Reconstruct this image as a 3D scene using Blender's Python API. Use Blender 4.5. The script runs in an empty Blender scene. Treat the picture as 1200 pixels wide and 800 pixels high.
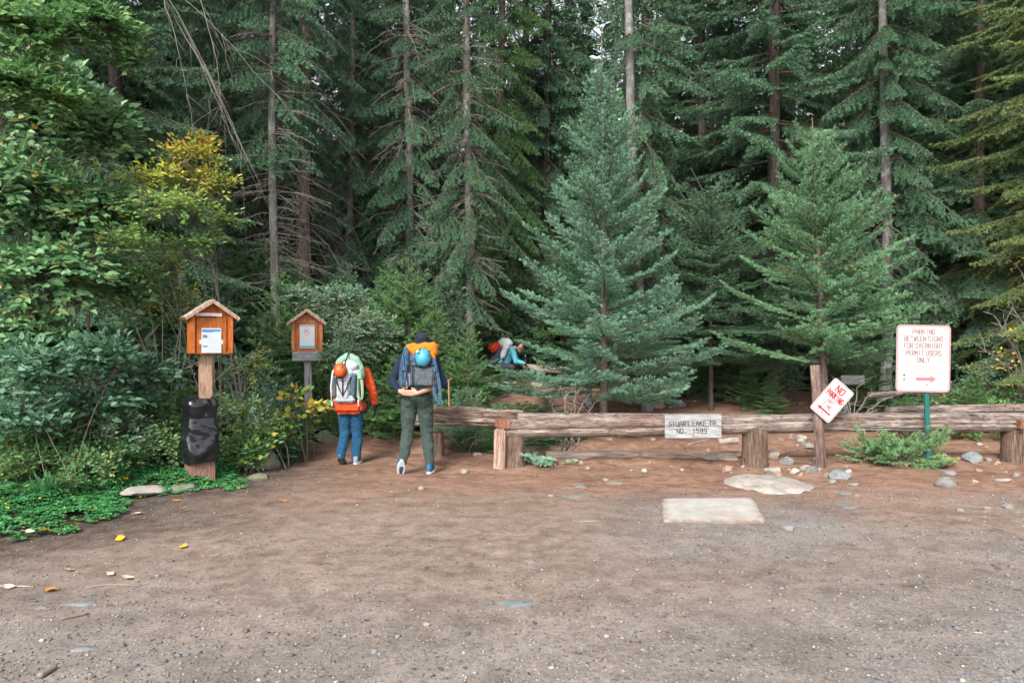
import bpy, bmesh, math, random
import numpy as np
from mathutils import Vector, Matrix, noise as mnoise
PI = math.pi
scene = bpy.context.scene
C = scene.collection
rs = np.random.RandomState
F = 800.0            # focal length in pixels of a 1200 px wide frame
EYE = 1.6

# ---------------------------------------------------------------- terrain height
def hash2(ix, iy, seed):
    h = (ix.astype(np.int64) * 374761393 + iy.astype(np.int64) * 668265263 + seed * 1442695041) & 0xffffffff
    h = ((h ^ (h >> 13)) * 1274126177) & 0xffffffff
    return ((h ^ (h >> 16)) & 0xffff) / 65535.0

def vnoise(x, y, s, seed=0):
    x = np.asarray(x, float) / s; y = np.asarray(y, float) / s
    ix = np.floor(x); iy = np.floor(y); fx = x - ix; fy = y - iy
    fx = fx * fx * (3 - 2 * fx); fy = fy * fy * (3 - 2 * fy)
    a = hash2(ix, iy, seed); b = hash2(ix + 1, iy, seed); c = hash2(ix, iy + 1, seed); d = hash2(ix + 1, iy + 1, seed)
    return (a * (1 - fx) + b * fx) * (1 - fy) + (c * (1 - fx) + d * fx) * fy - 0.5

def sstep(a, b, x):
    t = np.clip((np.asarray(x, float) - a) / (b - a), 0, 1)
    return t * t * (3 - 2 * t)

EDGE_Y = np.array([-60, 3.0, 5.45, 5.64, 6.18, 7.1, 7.3, 7.7, 8.65, 9.6, 11.0, 13.0, 16, 24, 200])
EDGE_X = np.array([-9, -5.6, -4.15, -3.85, -3.66, -4.0, -3.6, -3.25, -3.15, -2.95, -2.95, -3.1, -3.2, -2, -2])
def bank(x, y):
    """metres to the left of the edge of the dirt (positive = among the plants)"""
    return np.interp(y, EDGE_Y, EDGE_X) - np.asarray(x, float)

def H(x, y):
    x = np.asarray(x, float); y = np.asarray(y, float)
    rise = np.maximum(0, y - 9.7)
    z = 0.125 * rise - 0.0006 * np.minimum(rise, 90) ** 2
    z = z * sstep(9.4, 10.6, y)
    b = bank(x, y)
    z = z + 0.22 * sstep(-0.05, 1.6, b) + 0.5 * sstep(1.0, 6.0, b) * sstep(2, 9, y)
    # low berm at the foot of the log and scuffed hollow behind it
    fx = sstep(-1.5, -0.6, x)
    z = z + 0.075 * np.exp(-((y - 9.55) / 0.33) ** 2) * fx * (0.75 + 0.7 * vnoise(x, y, 0.6, 5))
    nr = .45 + .55 * sstep(8, 9.3, y)
    z = z + 0.05 * vnoise(x, y, 2.7, 1) + 0.032 * nr * vnoise(x, y, 0.9, 2)
    z = z + nr * (0.034 * vnoise(x, y, 0.31, 3) * (.3 + .7 * sstep(8, 9, y)) + 0.014 * vnoise(x, y, 0.11, 4))
    far = sstep(9, 30, np.hypot(x, y))
    return z + far * 0.9 * vnoise(x, y, 9, 7)

def h1(x, y): return float(H(np.array([x]), np.array([y]))[0])
def X(px, Y): return (px - 600) / F * Y
def Z(py, Y): return EYE - (py - 405) / F * Y
def P(px, py, Y): return Vector((X(px, Y), Y, Z(py, Y)))
def G(px, py):
    """where the line of sight through a pixel of the photograph meets the ground"""
    Ys = np.arange(2.0, 60, 0.02)
    hit = Z(py, Ys) <= H(X(px, Ys), Ys)
    Y = float(Ys[np.argmax(hit)]) if hit.any() else 60.0
    x = X(px, Y)
    return Vector((x, Y, h1(x, Y)))

# ---------------------------------------------------------------- nodes / materials
class NT:
    def __init__(s, m):
        m.use_nodes = True; s.t = m.node_tree; s.t.nodes.clear()
    def n(s, typ, **kw):
        nd = s.t.nodes.new(typ)
        for k, v in kw.items():
            if k == 'ins':
                for a, b in v.items():
                    sock = nd.inputs[a]
                    if isinstance(b, bpy.types.NodeSocket): s.t.links.new(b, sock)
                    else: sock.default_value = b
            else: setattr(nd, k, v)
        return nd
    def noise(s, scale, detail=4, rough=.6, vec=None, dist=0.0):
        return s.n('ShaderNodeTexNoise', ins={'Scale': scale, 'Detail': detail, 'Roughness': rough, 'Distortion': dist, **({'Vector': vec} if vec else {})})
    def ramp(s, fac, stops):
        r = s.n('ShaderNodeValToRGB'); e = r.color_ramp.elements
        while len(e) < len(stops): e.new(0.5)
        for i, (p, c) in enumerate(stops):
            e[i].position = p; e[i].color = (*c, 1) if len(c) == 3 else c
        s.t.links.new(fac, r.inputs[0]); return r.outputs[0]
    def mix(s, a, b, f, mode='MIX'):
        m = s.n('ShaderNodeMix', data_type='RGBA', blend_type=mode)
        for sock, v in ((m.inputs[0], f), (m.inputs[6], a), (m.inputs[7], b)):
            if isinstance(v, bpy.types.NodeSocket): s.t.links.new(v, sock)
            else: sock.default_value = (*v, 1) if isinstance(v, tuple) and len(v) == 3 else v
        return m.outputs[2]
    def attr(s, name): return s.n('ShaderNodeAttribute', attribute_name=name)
    def obj(s): return s.n('ShaderNodeTexCoord').outputs['Object']
    def mapping(s, vec, scale=(1, 1, 1), loc=(0, 0, 0)):
        return s.n('ShaderNodeMapping', ins={'Vector': vec, 'Scale': scale, 'Location': loc}).outputs[0]
    def math(s, op, a, b=0.0):
        m = s.n('ShaderNodeMath', operation=op)
        for i, v in enumerate((a, b)):
            if isinstance(v, bpy.types.NodeSocket): s.t.links.new(v, m.inputs[i])
            else: m.inputs[i].default_value = v
        return m.outputs[0]
    def bump(s, h, strength=.5, dist=.01, nrm=None):
        return s.n('ShaderNodeBump', ins={'Height': h, 'Strength': strength, 'Distance': dist, **({'Normal': nrm} if nrm else {})}).outputs[0]
    def out(s, col, rough=.8, normal=None, spec=.3, metallic=0.0, trans=0.0, sheen=0.0):
        b = s.n('ShaderNodeBsdfPrincipled')
        for k, v in (('Base Color', col), ('Roughness', rough), ('Specular IOR Level', spec), ('Metallic', metallic), ('Sheen Weight', sheen)):
            if isinstance(v, bpy.types.NodeSocket): s.t.links.new(v, b.inputs[k])
            else: b.inputs[k].default_value = (*v, 1) if isinstance(v, tuple) and len(v) == 3 else v
        if normal: s.t.links.new(normal, b.inputs['Normal'])
        sh = b.outputs[0]
        if trans > 0:
            tr = s.n('ShaderNodeBsdfTranslucent')
            if isinstance(col, bpy.types.NodeSocket): s.t.links.new(col, tr.inputs[0])
            else: tr.inputs[0].default_value = (*col, 1)
            mx = s.n('ShaderNodeMixShader', ins={0: trans, 1: sh, 2: tr.outputs[0]}); sh = mx.outputs[0]
        o = s.n('ShaderNodeOutputMaterial'); s.t.links.new(sh, o.inputs[0])

MATS = {}
def mat(name, fn):
    m = bpy.data.materials.new(name); fn(NT(m)); MATS[name] = m; return m

def simple(name, col, rough=.8, vary=.15, scale=8, spec=.3, bump=0.0, bscale=60, bdist=.004, metallic=0.0):
    def f(t):
        o = t.obj()
        n1 = t.noise(scale, 5, .6, o).outputs[0]
        c = t.mix(tuple(v * (1 - vary) for v in col), tuple(min(1, v * (1 + vary)) for v in col), n1)
        nb = t.bump(t.noise(bscale, 4, .6, o).outputs[0], bump, bdist) if bump else None
        t.out(c, rough, nb, spec, metallic)
    return mat(name, f)

def needles(name, dark, light, yellow=None):
    def f(t):
        a = t.attr('tone').outputs['Fac']
        r = t.n('ShaderNodeObjectInfo').outputs['Random']
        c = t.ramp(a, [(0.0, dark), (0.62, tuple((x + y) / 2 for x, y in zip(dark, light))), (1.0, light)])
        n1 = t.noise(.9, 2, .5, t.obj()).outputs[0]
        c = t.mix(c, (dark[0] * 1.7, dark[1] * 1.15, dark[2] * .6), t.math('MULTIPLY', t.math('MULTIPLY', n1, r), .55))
        if yellow:
            n2 = t.ramp(t.noise(2.2, 2, .5, t.obj()).outputs[0], [(0.62, (0, 0, 0)), (0.72, (1, 1, 1))])
            c = t.mix(c, yellow, t.math('MULTIPLY', n2, .55))
        t.out(c, .55, None, .35)
    return mat(name, f)

def leafmat(name, stops, trans=.25, rough=.5):
    def f(t):
        a = t.attr('tone').outputs['Fac']
        t.out(t.ramp(a, stops), rough, None, .4, trans=trans)
    return mat(name, f)

def bark(name, dark, mid, pale, palefrac=.5, vs=(9, 9, 1.6)):
    def f(t):
        o = t.obj()
        v = t.mapping(o, vs)
        n1 = t.noise(2.5, 8, .7, v, .6).outputs[0]
        c = t.ramp(n1, [(.34, dark), (.52, mid), (.8, tuple(x * 1.25 for x in mid))])
        n2 = t.noise(7, 5, .7, o).outputs[0]
        c = t.mix(c, pale, t.ramp(n2, [(palefrac - .06, (0, 0, 0)), (palefrac + .1, (1, 1, 1))]))
        t.out(c, .9, t.bump(n1, .9, .03), .15)
    return mat(name, f)

mat_needle_fir = needles('fir needles', (.038, .120, .068), (.25, .47, .31))
mat_needle_fir_b = needles('young fir needles', (.040, .125, .058), (.22, .44, .22), (.34, .26, .07))
mat_needle_dark = needles('forest conifer needles', (.018, .060, .032), (.13, .28, .15))
mat_needle_bright = needles('bright spruce needles', (.026, .092, .030), (.155, .345, .11), (.22, .23, .06))
mat_needle_yellow = needles('yellowing needles', (.06, .12, .045), (.19, .28, .09), (.45, .32, .07))
mat_twig = simple('twig bark', (.16, .12, .085), .9, .3, 30)
mat_dead = simple('dead branch wood', (.22, .195, .17), .9, .3, 14)
mat_bark_grey = bark('grey lichen bark', (.085, .075, .065), (.16, .148, .132), (.25, .255, .235), .56)
mat_bark_pale = bark('pale lichen bark', (.085, .078, .07), (.155, .148, .135), (.27, .28, .26), .56)
mat_bark_brown = bark('brown conifer bark', (.06, .045, .036), (.17, .13, .105), (.27, .26, .235), .62)
mat_bark_dark = bark('dark conifer bark', (.035, .03, .027), (.09, .075, .065), (.16, .16, .15), .64)

# ---------------------------------------------------------------- object helpers
def tag(o, label=None, cat=None, group=None, kind=None):
    if label: o['label'] = label
    if cat: o['category'] = cat
    if group: o['group'] = group
    if kind: o['kind'] = kind
    return o
def empty(name, loc=(0, 0, 0), rz=0.0):
    o = bpy.data.objects.new(name, None); o.empty_display_size = .2
    o.location = loc; o.rotation_euler = (0, 0, rz); C.objects.link(o); return o
def link(name, me, parent=None, mats=()):
    o = bpy.data.objects.new(name, me); C.objects.link(o)
    for m in mats: me.materials.append(m)
    if parent is not None: o.parent = parent
    return o
def copy_tree(o, parent=None):
    c = o.copy(); C.objects.link(c)
    if parent is not None: c.parent = parent
    for ch in list(o.children): copy_tree(ch, c)
    return c

def np_mesh(name, verts, tris, matidx=None, tone=None, col=None, smooth=False):
    """mesh from arrays; tris (M,3) or (M,4); tone per vertex"""
    me = bpy.data.meshes.new(name)
    verts = np.asarray(verts, np.float32); tris = np.asarray(tris, np.int32)
    k = tris.shape[1]; M = len(tris)
    me.vertices.add(len(verts)); me.vertices.foreach_set('co', verts.ravel())
    me.loops.add(M * k); me.loops.foreach_set('vertex_index', tris.ravel())
    me.polygons.add(M)
    me.polygons.foreach_set('loop_start', np.arange(0, M * k, k, dtype=np.int32))
    me.polygons.foreach_set('loop_total', np.full(M, k, np.int32))
    if matidx is not None: me.polygons.foreach_set('material_index', np.asarray(matidx, np.int32))
    if smooth: me.polygons.foreach_set('use_smooth', np.ones(M, bool))
    me.update(calc_edges=True)
    if tone is not None:
        a = me.attributes.new('tone', 'FLOAT', 'POINT'); a.data.foreach_set('value', np.asarray(tone, np.float32))
    if col is not None:
        a = me.attributes.new('tint', 'FLOAT_COLOR', 'POINT')
        cc = np.ones((len(verts), 4), np.float32); cc[:, :3] = col
        a.data.foreach_set('color', cc.ravel())
    return me

def soup(tri, tone):   # (N,3,3) triangles, tone (N,)
    return tri.reshape(-1, 3), np.arange(len(tri) * 3).reshape(-1, 3), np.repeat(tone, 3)

def tube_arrays(pts, rad, sides=8, cap=True, wob=0.0, rng=None):
    pts = np.asarray(pts, float); n = len(pts); rad = np.broadcast_to(np.asarray(rad, float), (n,))
    t = np.gradient(pts, axis=0); t /= np.linalg.norm(t, axis=1)[:, None] + 1e-9
    up = np.array([0, 0, 1.0]) if abs(t[:, 2]).mean() < .7 else np.array([1.0, 0, 0])
    u = np.cross(t, up); u /= np.linalg.norm(u, axis=1)[:, None] + 1e-9
    v = np.cross(t, u)
    a = np.arange(sides) / sides * 2 * PI
    r = rad[:, None] * np.ones((n, sides))
    if wob and rng is not None:
        r = r * (1 + wob * (rng.rand(n, sides) - .5) + wob * (rng.rand(1, sides) - .5))
    V = pts[:, None] + (u[:, None] * np.cos(a)[None, :, None] + v[:, None] * np.sin(a)[None, :, None]) * r[..., None]
    V = V.reshape(-1, 3)
    Q = []
    i = np.arange(n - 1)[:, None] * sides; j = np.arange(sides)[None]
    q = np.stack([i + j, i + (j + 1) % sides, i + sides + (j + 1) % sides, i + sides + j], -1).reshape(-1, 4)
    return V, q

class MB:
    """collects quads / tris (tris stored with a repeated index) into one mesh"""
    def __init__(s): s.v = []; s.f = []; s.m = []; s.n = 0
    def add(s, V, Fc, m=0):
        V = np.asarray(V, float); s.v.append(V)
        for f in Fc: s.f.append([int(i) + s.n for i in f]); s.m.append(m)
        s.n += len(V)
    def tube(s, pts, rad, sides=8, m=0, wob=0.0, rng=None, cap=True):
        V, q = tube_arrays(pts, rad, sides, wob=wob, rng=rng)
        n = len(pts)
        Fc = [list(x) for x in q]
        if cap:
            Fc.append(list(range(sides))[::-1]); Fc.append([(n - 1) * sides + i for i in range(sides)])
        s.add(V, Fc, m)
    def box(s, c, d, m=0, rot=None, bevel=0.0):
        bm = bmesh.new(); bmesh.ops.create_cube(bm, size=1)
        for v in bm.verts: v.co = Vector((v.co.x * d[0], v.co.y * d[1], v.co.z * d[2]))
        if bevel: bmesh.ops.bevel(bm, geom=list(bm.edges), offset=bevel, segments=2, affect='EDGES')
        M = Matrix.Translation(c) @ (rot.to_4x4() if rot is not None else Matrix())
        bm.transform(M); bm.verts.index_update()
        s.add([tuple(v.co) for v in bm.verts], [[v.index for v in f.verts] for f in bm.faces], m); bm.free()
    def build(s, name, mats, parent=None, smooth=False, auto=None):
        me = bpy.data.meshes.new(name)
        me.from_pydata([tuple(x) for x in np.concatenate(s.v)], [], s.f)
        for i, p in enumerate(me.polygons): p.material_index = s.m[i]; p.use_smooth = smooth
        if not isinstance(mats, (list, tuple)): mats = [mats]
        o = link(name, me, parent, mats)
        if auto is not None:
            me.set_sharp_from_angle(angle=auto)
        return o

# ---------------------------------------------------------------- conifers
def twigs_bough(r, L, sp, ang, ratio, tsp, droop, lift, bare, hang, jit=.25):
    """skeleton of one bough along +X. returns segments (p0,p1,radius,needled,outer)"""
    segs = []
    n = 9
    t = np.linspace(0, 1, n + 1)
    side = r.uniform(-.12, .12) * L
    main = np.stack([L * t, side * t ** 2, -droop * L * t ** 1.5 + lift * L * t ** 3], 1)
    def at(s):
        i = min(int(s * n), n - 1); f = s * n - i
        return main[i] * (1 - f) + main[i + 1] * f, (main[i + 1] - main[i])
    for i in range(n):
        segs.append((main[i], main[i + 1], .004 + .010 * L * (1 - t[i]) ** 1.2, 1.0 if t[i] >= bare + .1 else 0.0, t[i]))
    s = bare * L + sp * .3; k = 0
    while s < L * .985:
        f = s / L
        p, d = at(f); d = d / np.linalg.norm(d)
        sg = 1 if k % 2 else -1; k += 1
        a = math.radians(ang * r.uniform(.8, 1.2)) * sg
        l = ratio * L * (1 - f) ** .75 * (min(1, (f - bare) / .16 + .35)) * r.uniform(1 - jit, 1 + jit) + .05
        dd = np.array([d[0] * math.cos(a) - d[1] * math.sin(a), d[0] * math.sin(a) + d[1] * math.cos(a), d[2] + r.uniform(-.12, .14)])
        m = 3 if l > .25 else 2
        q = p.copy(); ps = [q.copy()]
        for j in range(m):
            dd = dd + np.array([.10, -.10 * sg * 0, -hang * l * 1.2 + .02])
            dd /= np.linalg.norm(dd); q = q + dd * l / m; ps.append(q.copy())
        for j in range(m):
            segs.append((ps[j], ps[j + 1], .0028 + .004 * l, 1.0, max(f, .35 + .65 * (j + 1) / m)))
        if tsp and l > .16:
            u = tsp * r.uniform(.5, 1.2); kk = 0
            while u < l * .92:
                g = u / l; jx = min(int(g * m), m - 1)
                p2 = ps[jx] + (ps[jx + 1] - ps[jx]) * (g * m - jx)
                d2 = (ps[jx + 1] - ps[jx]); d2 = d2 / np.linalg.norm(d2)
                s2 = 1 if kk % 2 else -1; kk += 1
                a2 = math.radians(ang * .85 * r.uniform(.8, 1.2)) * s2
                l2 = .42 * (l - u) * r.uniform(.7, 1.3) + .035
                e = np.array([d2[0] * math.cos(a2) - d2[1] * math.sin(a2), d2[0] * math.sin(a2) + d2[1] * math.cos(a2), d2[2] + r.uniform(-.15, .12) - hang * .5])
                e /= np.linalg.norm(e)
                segs.append((p2, p2 + e * l2, .002, 1.0, .75 + .25 * r.rand()))
                u += tsp * r.uniform(.8, 1.2)
        s += sp * r.uniform(.75, 1.25)
    return segs

def grow(r, segs, dens, nl, nw, sticks=True, round_=.8):
    """needles + twig sticks for the segments -> triangles (N,3,3), tone, matidx"""
    p0 = np.array([s[0] for s in segs]); p1 = np.array([s[1] for s in segs])
    rad = np.array([s[2] for s in segs]); nd = np.array([s[3] for s in segs]); outer = np.array([s[4] for s in segs])
    d = p1 - p0; ln = np.linalg.norm(d, axis=1); dn = d / (ln[:, None] + 1e-9)
    cnt = np.maximum(0, (ln * dens * nd + r.rand(len(ln)))).astype(int)
    idx = np.repeat(np.arange(len(ln)), cnt); N = len(idx)
    f = r.rand(N); p = p0[idx] + d[idx] * f[:, None]
    D = dn[idx]
    u = np.stack([-D[:, 1], D[:, 0], np.zeros(N)], 1); u /= np.linalg.norm(u, axis=1)[:, None] + 1e-6
    v = np.cross(D, u); v[v[:, 2] < 0] *= -1
    phi = r.rand(N) * 2 * PI
    c, s = np.cos(phi), np.sin(phi) * round_
    rad_dir = u * c[:, None] + v * (s + .12)[:, None]
    nrm = D * r.uniform(.45, .8, N)[:, None] + rad_dir * .85
    nrm /= np.linalg.norm(nrm, axis=1)[:, None]
    L = nl * r.uniform(.75, 1.2, N)
    b = np.cross(nrm, r.normal(size=(N, 3))); b /= np.linalg.norm(b, axis=1)[:, None] + 1e-6
    b *= (nw * .5 * r.uniform(.8, 1.2, N))[:, None]
    mid = p + nrm * (L * .35)[:, None]
    tri = np.stack([p - b * .7, mid + b, p + nrm * L[:, None]], 1)
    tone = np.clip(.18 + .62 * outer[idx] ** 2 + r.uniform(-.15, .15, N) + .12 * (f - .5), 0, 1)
    out = [tri]; tn = [tone]; mi = [np.zeros(N, int)]
    if sticks:
        up = np.array([0, 0, 1.0])
        for w in ((0, 1), (1, 0)):
            uu = np.stack([-dn[:, 1], dn[:, 0], np.zeros(len(dn))], 1) * w[0] + up * w[1]
            o = uu * rad[:, None]
            out.append(np.stack([p0 - o, p0 + o, p1 + o * .7], 1)); out.append(np.stack([p0 - o, p1 + o * .7, p1 - o * .7], 1))
            for _ in range(2): tn.append(np.full(len(dn), .5)); mi.append(np.ones(len(dn), int))
    return np.concatenate(out), np.concatenate(tn), np.concatenate(mi)

def place(parts, az, el, s, origin, dt, roll=0.0, T=None):
    tri, tone, mi = T
    ca, sa = math.cos(az), math.sin(az); ce, se = math.cos(el), math.sin(el)
    Rr = np.array([[1, 0, 0], [0, math.cos(roll), -math.sin(roll)], [0, math.sin(roll), math.cos(roll)]])
    Re = np.array([[ce, 0, -se], [0, 1, 0], [se, 0, ce]])
    Ra = np.array([[ca, -sa, 0], [sa, ca, 0], [0, 0, 1]])
    M = Ra @ Re @ Rr * s
    parts.append((tri @ M.T.astype(float) + np.asarray(origin), np.clip(tone + dt, 0, 1), mi))

def finish(parts, name):
    tri = np.concatenate([p[0] for p in parts]); tone = np.concatenate([p[1] for p in parts]); mi = np.concatenate([p[2] for p in parts])
    V, T, tn = soup(tri, tone)
    return np_mesh(name, V, T, mi, tn)

def bough_set(seed, sizes, dens, nl, nw, **kw):
    out = []
    for i, L in enumerate(sizes):
        r = rs(seed + i)
        out.append((L, grow(r, twigs_bough(r, L, **kw), dens, nl, nw, round_=.75)))
    return out

def pick(bs, L, r):
    d = sorted(bs, key=lambda b: abs(b[0] - L) + r.rand() * .18 * L)
    return d[0]

def conifer_crown(seed, h0, h1_, top, R, bs, bs_far=None, far_h=99, el_top=42, el_low=-8, whorl=.30, per=5, prof=.85, axis=None, name='crown', gap=0.0, jl=(.72, 1.14), widest=0.0, lean_y=0.0, maxel=None):
    """boughs from h0 to h1_ on a stem of height top; radius R at the bottom"""
    r = rs(seed); parts = []
    h = h0
    ax = axis or (lambda z: (0.0, 0.0))
    a0 = r.rand() * 6
    while h < h1_:
        f = (h - h0) / (top - h0)
        rad = R * (1 - f) ** prof
        if widest > 0 and f < widest: rad *= .55 + .45 * f / widest
        n = per if f < .9 else max(3, per - 1)
        a0 += r.uniform(.4, 1.6)
        for k in range(n):
            if r.rand() < gap: continue
            az = a0 + (k + r.uniform(-.28, .28)) * 2 * PI / n
            L = rad * r.uniform(*jl) + .10
            src = bs if h < far_h else (bs_far or bs)
            b = pick(src, L, r)
            el = math.radians(el_low + (el_top - el_low) * f ** 1.2 + r.uniform(-7, 7))
            x, y = ax(h)
            hh = h + r.uniform(-.5, .5) * whorl
            place(parts, az, el, L / b[0], (x, y, hh), r.uniform(-.14, .12), r.uniform(-.25, .25), b[1])
        h += whorl * (1.15 - .35 * f) * r.uniform(.8, 1.2)
    return finish(parts, name)

def dead_branches(seed, z0, z1, n, L, droop=.35, axis=None, thick=.008):
    r = rs(seed); mbv = []; mbq = []; off = 0
    def addtube(pts, r0, r1, sides=4):
        nonlocal off
        V, q = tube_arrays(pts, np.linspace(r0, r1, len(pts)), sides)
        mbv.append(V); mbq.append(q + off); off += len(V)
    ax = axis or (lambda z: (0, 0))
    for i in range(n):
        z = z0 + (z1 - z0) * r.rand(); az = r.rand() * 2 * PI; l = L * r.uniform(.35, 1.15)
        k = 7; t = np.linspace(0, 1, k)
        dx = l * t; dz = -droop * l * t ** 1.6 * r.uniform(.3, 1.5) + .05 * l * t
        wob = np.cumsum(r.normal(0, .03 * l, k)) * .5
        x0, y0 = ax(z)
        pts = np.stack([x0 + dx * math.cos(az) - wob * math.sin(az), y0 + dx * math.sin(az) + wob * math.cos(az), z + dz + np.cumsum(r.normal(0, .015 * l, k))], 1)
        addtube(pts, thick * (.5 + l * .5), .0025)
        for j in range(int(5 + l * 7)):
            f = r.uniform(.2, .98); a = int(f * (k - 1)); p = pts[a] + (pts[min(a + 1, k - 1)] - pts[a]) * (f * (k - 1) - a)
            az2 = az + r.choice([-1, 1]) * r.uniform(.4, 1.2); l2 = l * r.uniform(.12, .4) * (1.2 - f)
            m = 4; tt = np.linspace(0, 1, m)
            q = np.stack([p[0] + l2 * tt * math.cos(az2), p[1] + l2 * tt * math.sin(az2), p[2] - l2 * r.uniform(-.1, 1.0) * tt ** 1.5], 1) + np.vstack([np.zeros(3), r.normal(0, .012, (m - 1, 3))])
            addtube(q, .0035, .0015, 3)
    return np_mesh('bare_branches', np.concatenate(mbv), np.concatenate(mbq))

def trunk_mesh(seed, h, r0, r1, axis=None, z0=-.3, flare=.35, sides=12):
    r = rs(seed); n = max(12, int(h / .35))
    z = np.linspace(z0, h, n); ax = axis or (lambda q: (0, 0))
    pts = np.array([[*ax(max(q, 0)), q] for q in z])
    f = (z - z0) / (h - z0)
    rad = r0 * (1 - f) + r1 * f + r0 * flare * np.exp(-np.maximum(z, 0) / .18)
    V, q = tube_arrays(pts, rad, sides, wob=.10, rng=r)
    return np_mesh('trunk', V, q, smooth=True)
# ================================================================= ground
def ground_axis(segs):
    out = []
    for a, b, st in segs: out += list(np.arange(a, b, st))
    return np.array(out + [segs[-1][1]])
gx = ground_axis([(-320, -60, 20), (-60, -16, 2.0), (-16, -7.2, .30), (-7.2, -4.5, .07), (-4.5, 6.6, .035), (6.6, 9, .10), (9, 16, .30), (16, 60, 2.0), (60, 320, 20)])
gy = ground_axis([(-320, -60, 20), (-60, -4, 2.0), (-4, 2.4, .30), (2.4, 10.6, .035), (10.6, 16, .12), (16, 40, .5), (40, 80, 2.0), (80, 400, 20)])
GX, GY = np.meshgrid(gx, gy)
xx, yy = GX.ravel(), GY.ravel()
zz = H(xx, yy)
nxv, nyv = len(gx), len(gy)
ii = np.arange(nyv - 1)[:, None] * nxv + np.arange(nxv - 1)[None]
quads = np.stack([ii, ii + 1, ii + nxv + 1, ii + nxv], -1).reshape(-1, 4)
# colour of the soil itself: red earth by the barrier, grey-brown lot, dark humus by the plants
n1 = vnoise(xx, yy, 1.3, 11) + .5 * vnoise(xx, yy, .45, 12) + .3 * vnoise(xx, yy, .16, 13)
red = np.clip(sstep(5.6, 8.8, yy + 0.9 * n1 + .12 * xx) * (1 - .25 * sstep(12, 16, yy)), 0, 1)
bk = bank(xx, yy)
dark = np.clip(sstep(-1.7, -.1, bk + .5 * n1) * (1 - sstep(8.2, 9.8, yy)) + sstep(-.4, .3, bk + .2 * n1), 0, 1)
dark = np.maximum(dark, .2 * sstep(15, 22, yy + 2 * n1))
grav = np.clip(sstep(.5, 3.4, xx + 1.2 * n1 + .4 * (yy - 4.5)) * (1 - sstep(6.6, 8.0, yy + .6 * n1)) * (.45 + .9 * n1 + .4 * vnoise(xx, yy, 3.1, 14)) + .45 * (1 - sstep(3.3, 5.0, yy + 1.0 * n1)), 0, 1)
me = np_mesh('ground', np.stack([xx, yy, zz], 1), quads, None, None, np.stack([red, dark, grav], 1), smooth=True)
def m_ground(t):
    sep = t.n('ShaderNodeSeparateColor', ins={0: t.attr('tint').outputs['Color']}).outputs
    o = t.obj()
    nf = t.noise(38, 7, .72, o).outputs[0]
    nm = t.noise(6, 6, .65, o).outputs[0]
    st = t.noise(3.2, 5, .7, t.mapping(o, (1, 1.5, 1)), 1.2).outputs[0]
    base = t.ramp(nm, [(.30, (.145, .103, .080)), (.5, (.225, .170, .138)), (.72, (.295, .235, .196))])
    redc = t.ramp(st, [(.30, (.12, .064, .042)), (.5, (.235, .135, .092)), (.72, (.33, .215, .16))])
    darkc = t.ramp(nm, [(.32, (.055, .040, .032)), (.5, (.095, .073, .06)), (.72, (.15, .12, .10))])
    gravc = t.ramp(t.noise(60, 4, .7, o).outputs[0], [(.32, (.085, .09, .095)), (.5, (.20, .20, .195)), (.68, (.36, .35, .33))])
    c = t.mix(base, redc, sep[0]); c = t.mix(c, gravc, t.math('MULTIPLY', sep[2], .85)); c = t.mix(c, darkc, sep[1])
    sp = t.n('ShaderNodeTexVoronoi', ins={'Vector': o, 'Scale': 75.0})
    spm = t.ramp(sp.outputs['Distance'], [(.16, (1, 1, 1)), (.26, (0, 0, 0))])
    pick_ = t.ramp(t.n('ShaderNodeSeparateColor', ins={0: sp.outputs['Color']}).outputs[0], [(.6, (0, 0, 0)), (.66, (1, 1, 1))])
    c = t.mix(c, t.ramp(t.n('ShaderNodeSeparateColor', ins={0: sp.outputs['Color']}).outputs[1], [(.2, (.10, .085, .075)), (.6, (.33, .29, .26)), (.95, (.55, .52, .48))]), t.math('MULTIPLY', t.math('MULTIPLY', spm, pick_), .5))
    pt = t.noise(1.1, 5, .62, t.mapping(o, (1, 1.9, 1)), .6).outputs[0]
    c = t.mix(c, t.ramp(pt, [(.34, (.80, .79, .78)), (.5, (1, 1, 1)), (.66, (1.12, 1.12, 1.11))]), 1.0, 'MULTIPLY')
    k = t.ramp(nf, [(.3, (.62, .61, .60)), (.5, (1, 1, 1)), (.7, (1.25, 1.25, 1.25))])
    c = t.mix(c, k, 1.0, 'MULTIPLY')
    hgt = t.math('ADD', t.math('MULTIPLY', nf, .8), t.math('ADD', t.math('MULTIPLY', t.noise(130, 4, .7, o).outputs[0], .35), t.math('MULTIPLY', spm, .30)))
    t.out(c, .95, t.bump(hgt, .55, .008), .1)
ground = link('ground', me, None, [mat('trodden earth', m_ground)]); tag(ground, kind='structure')

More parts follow.
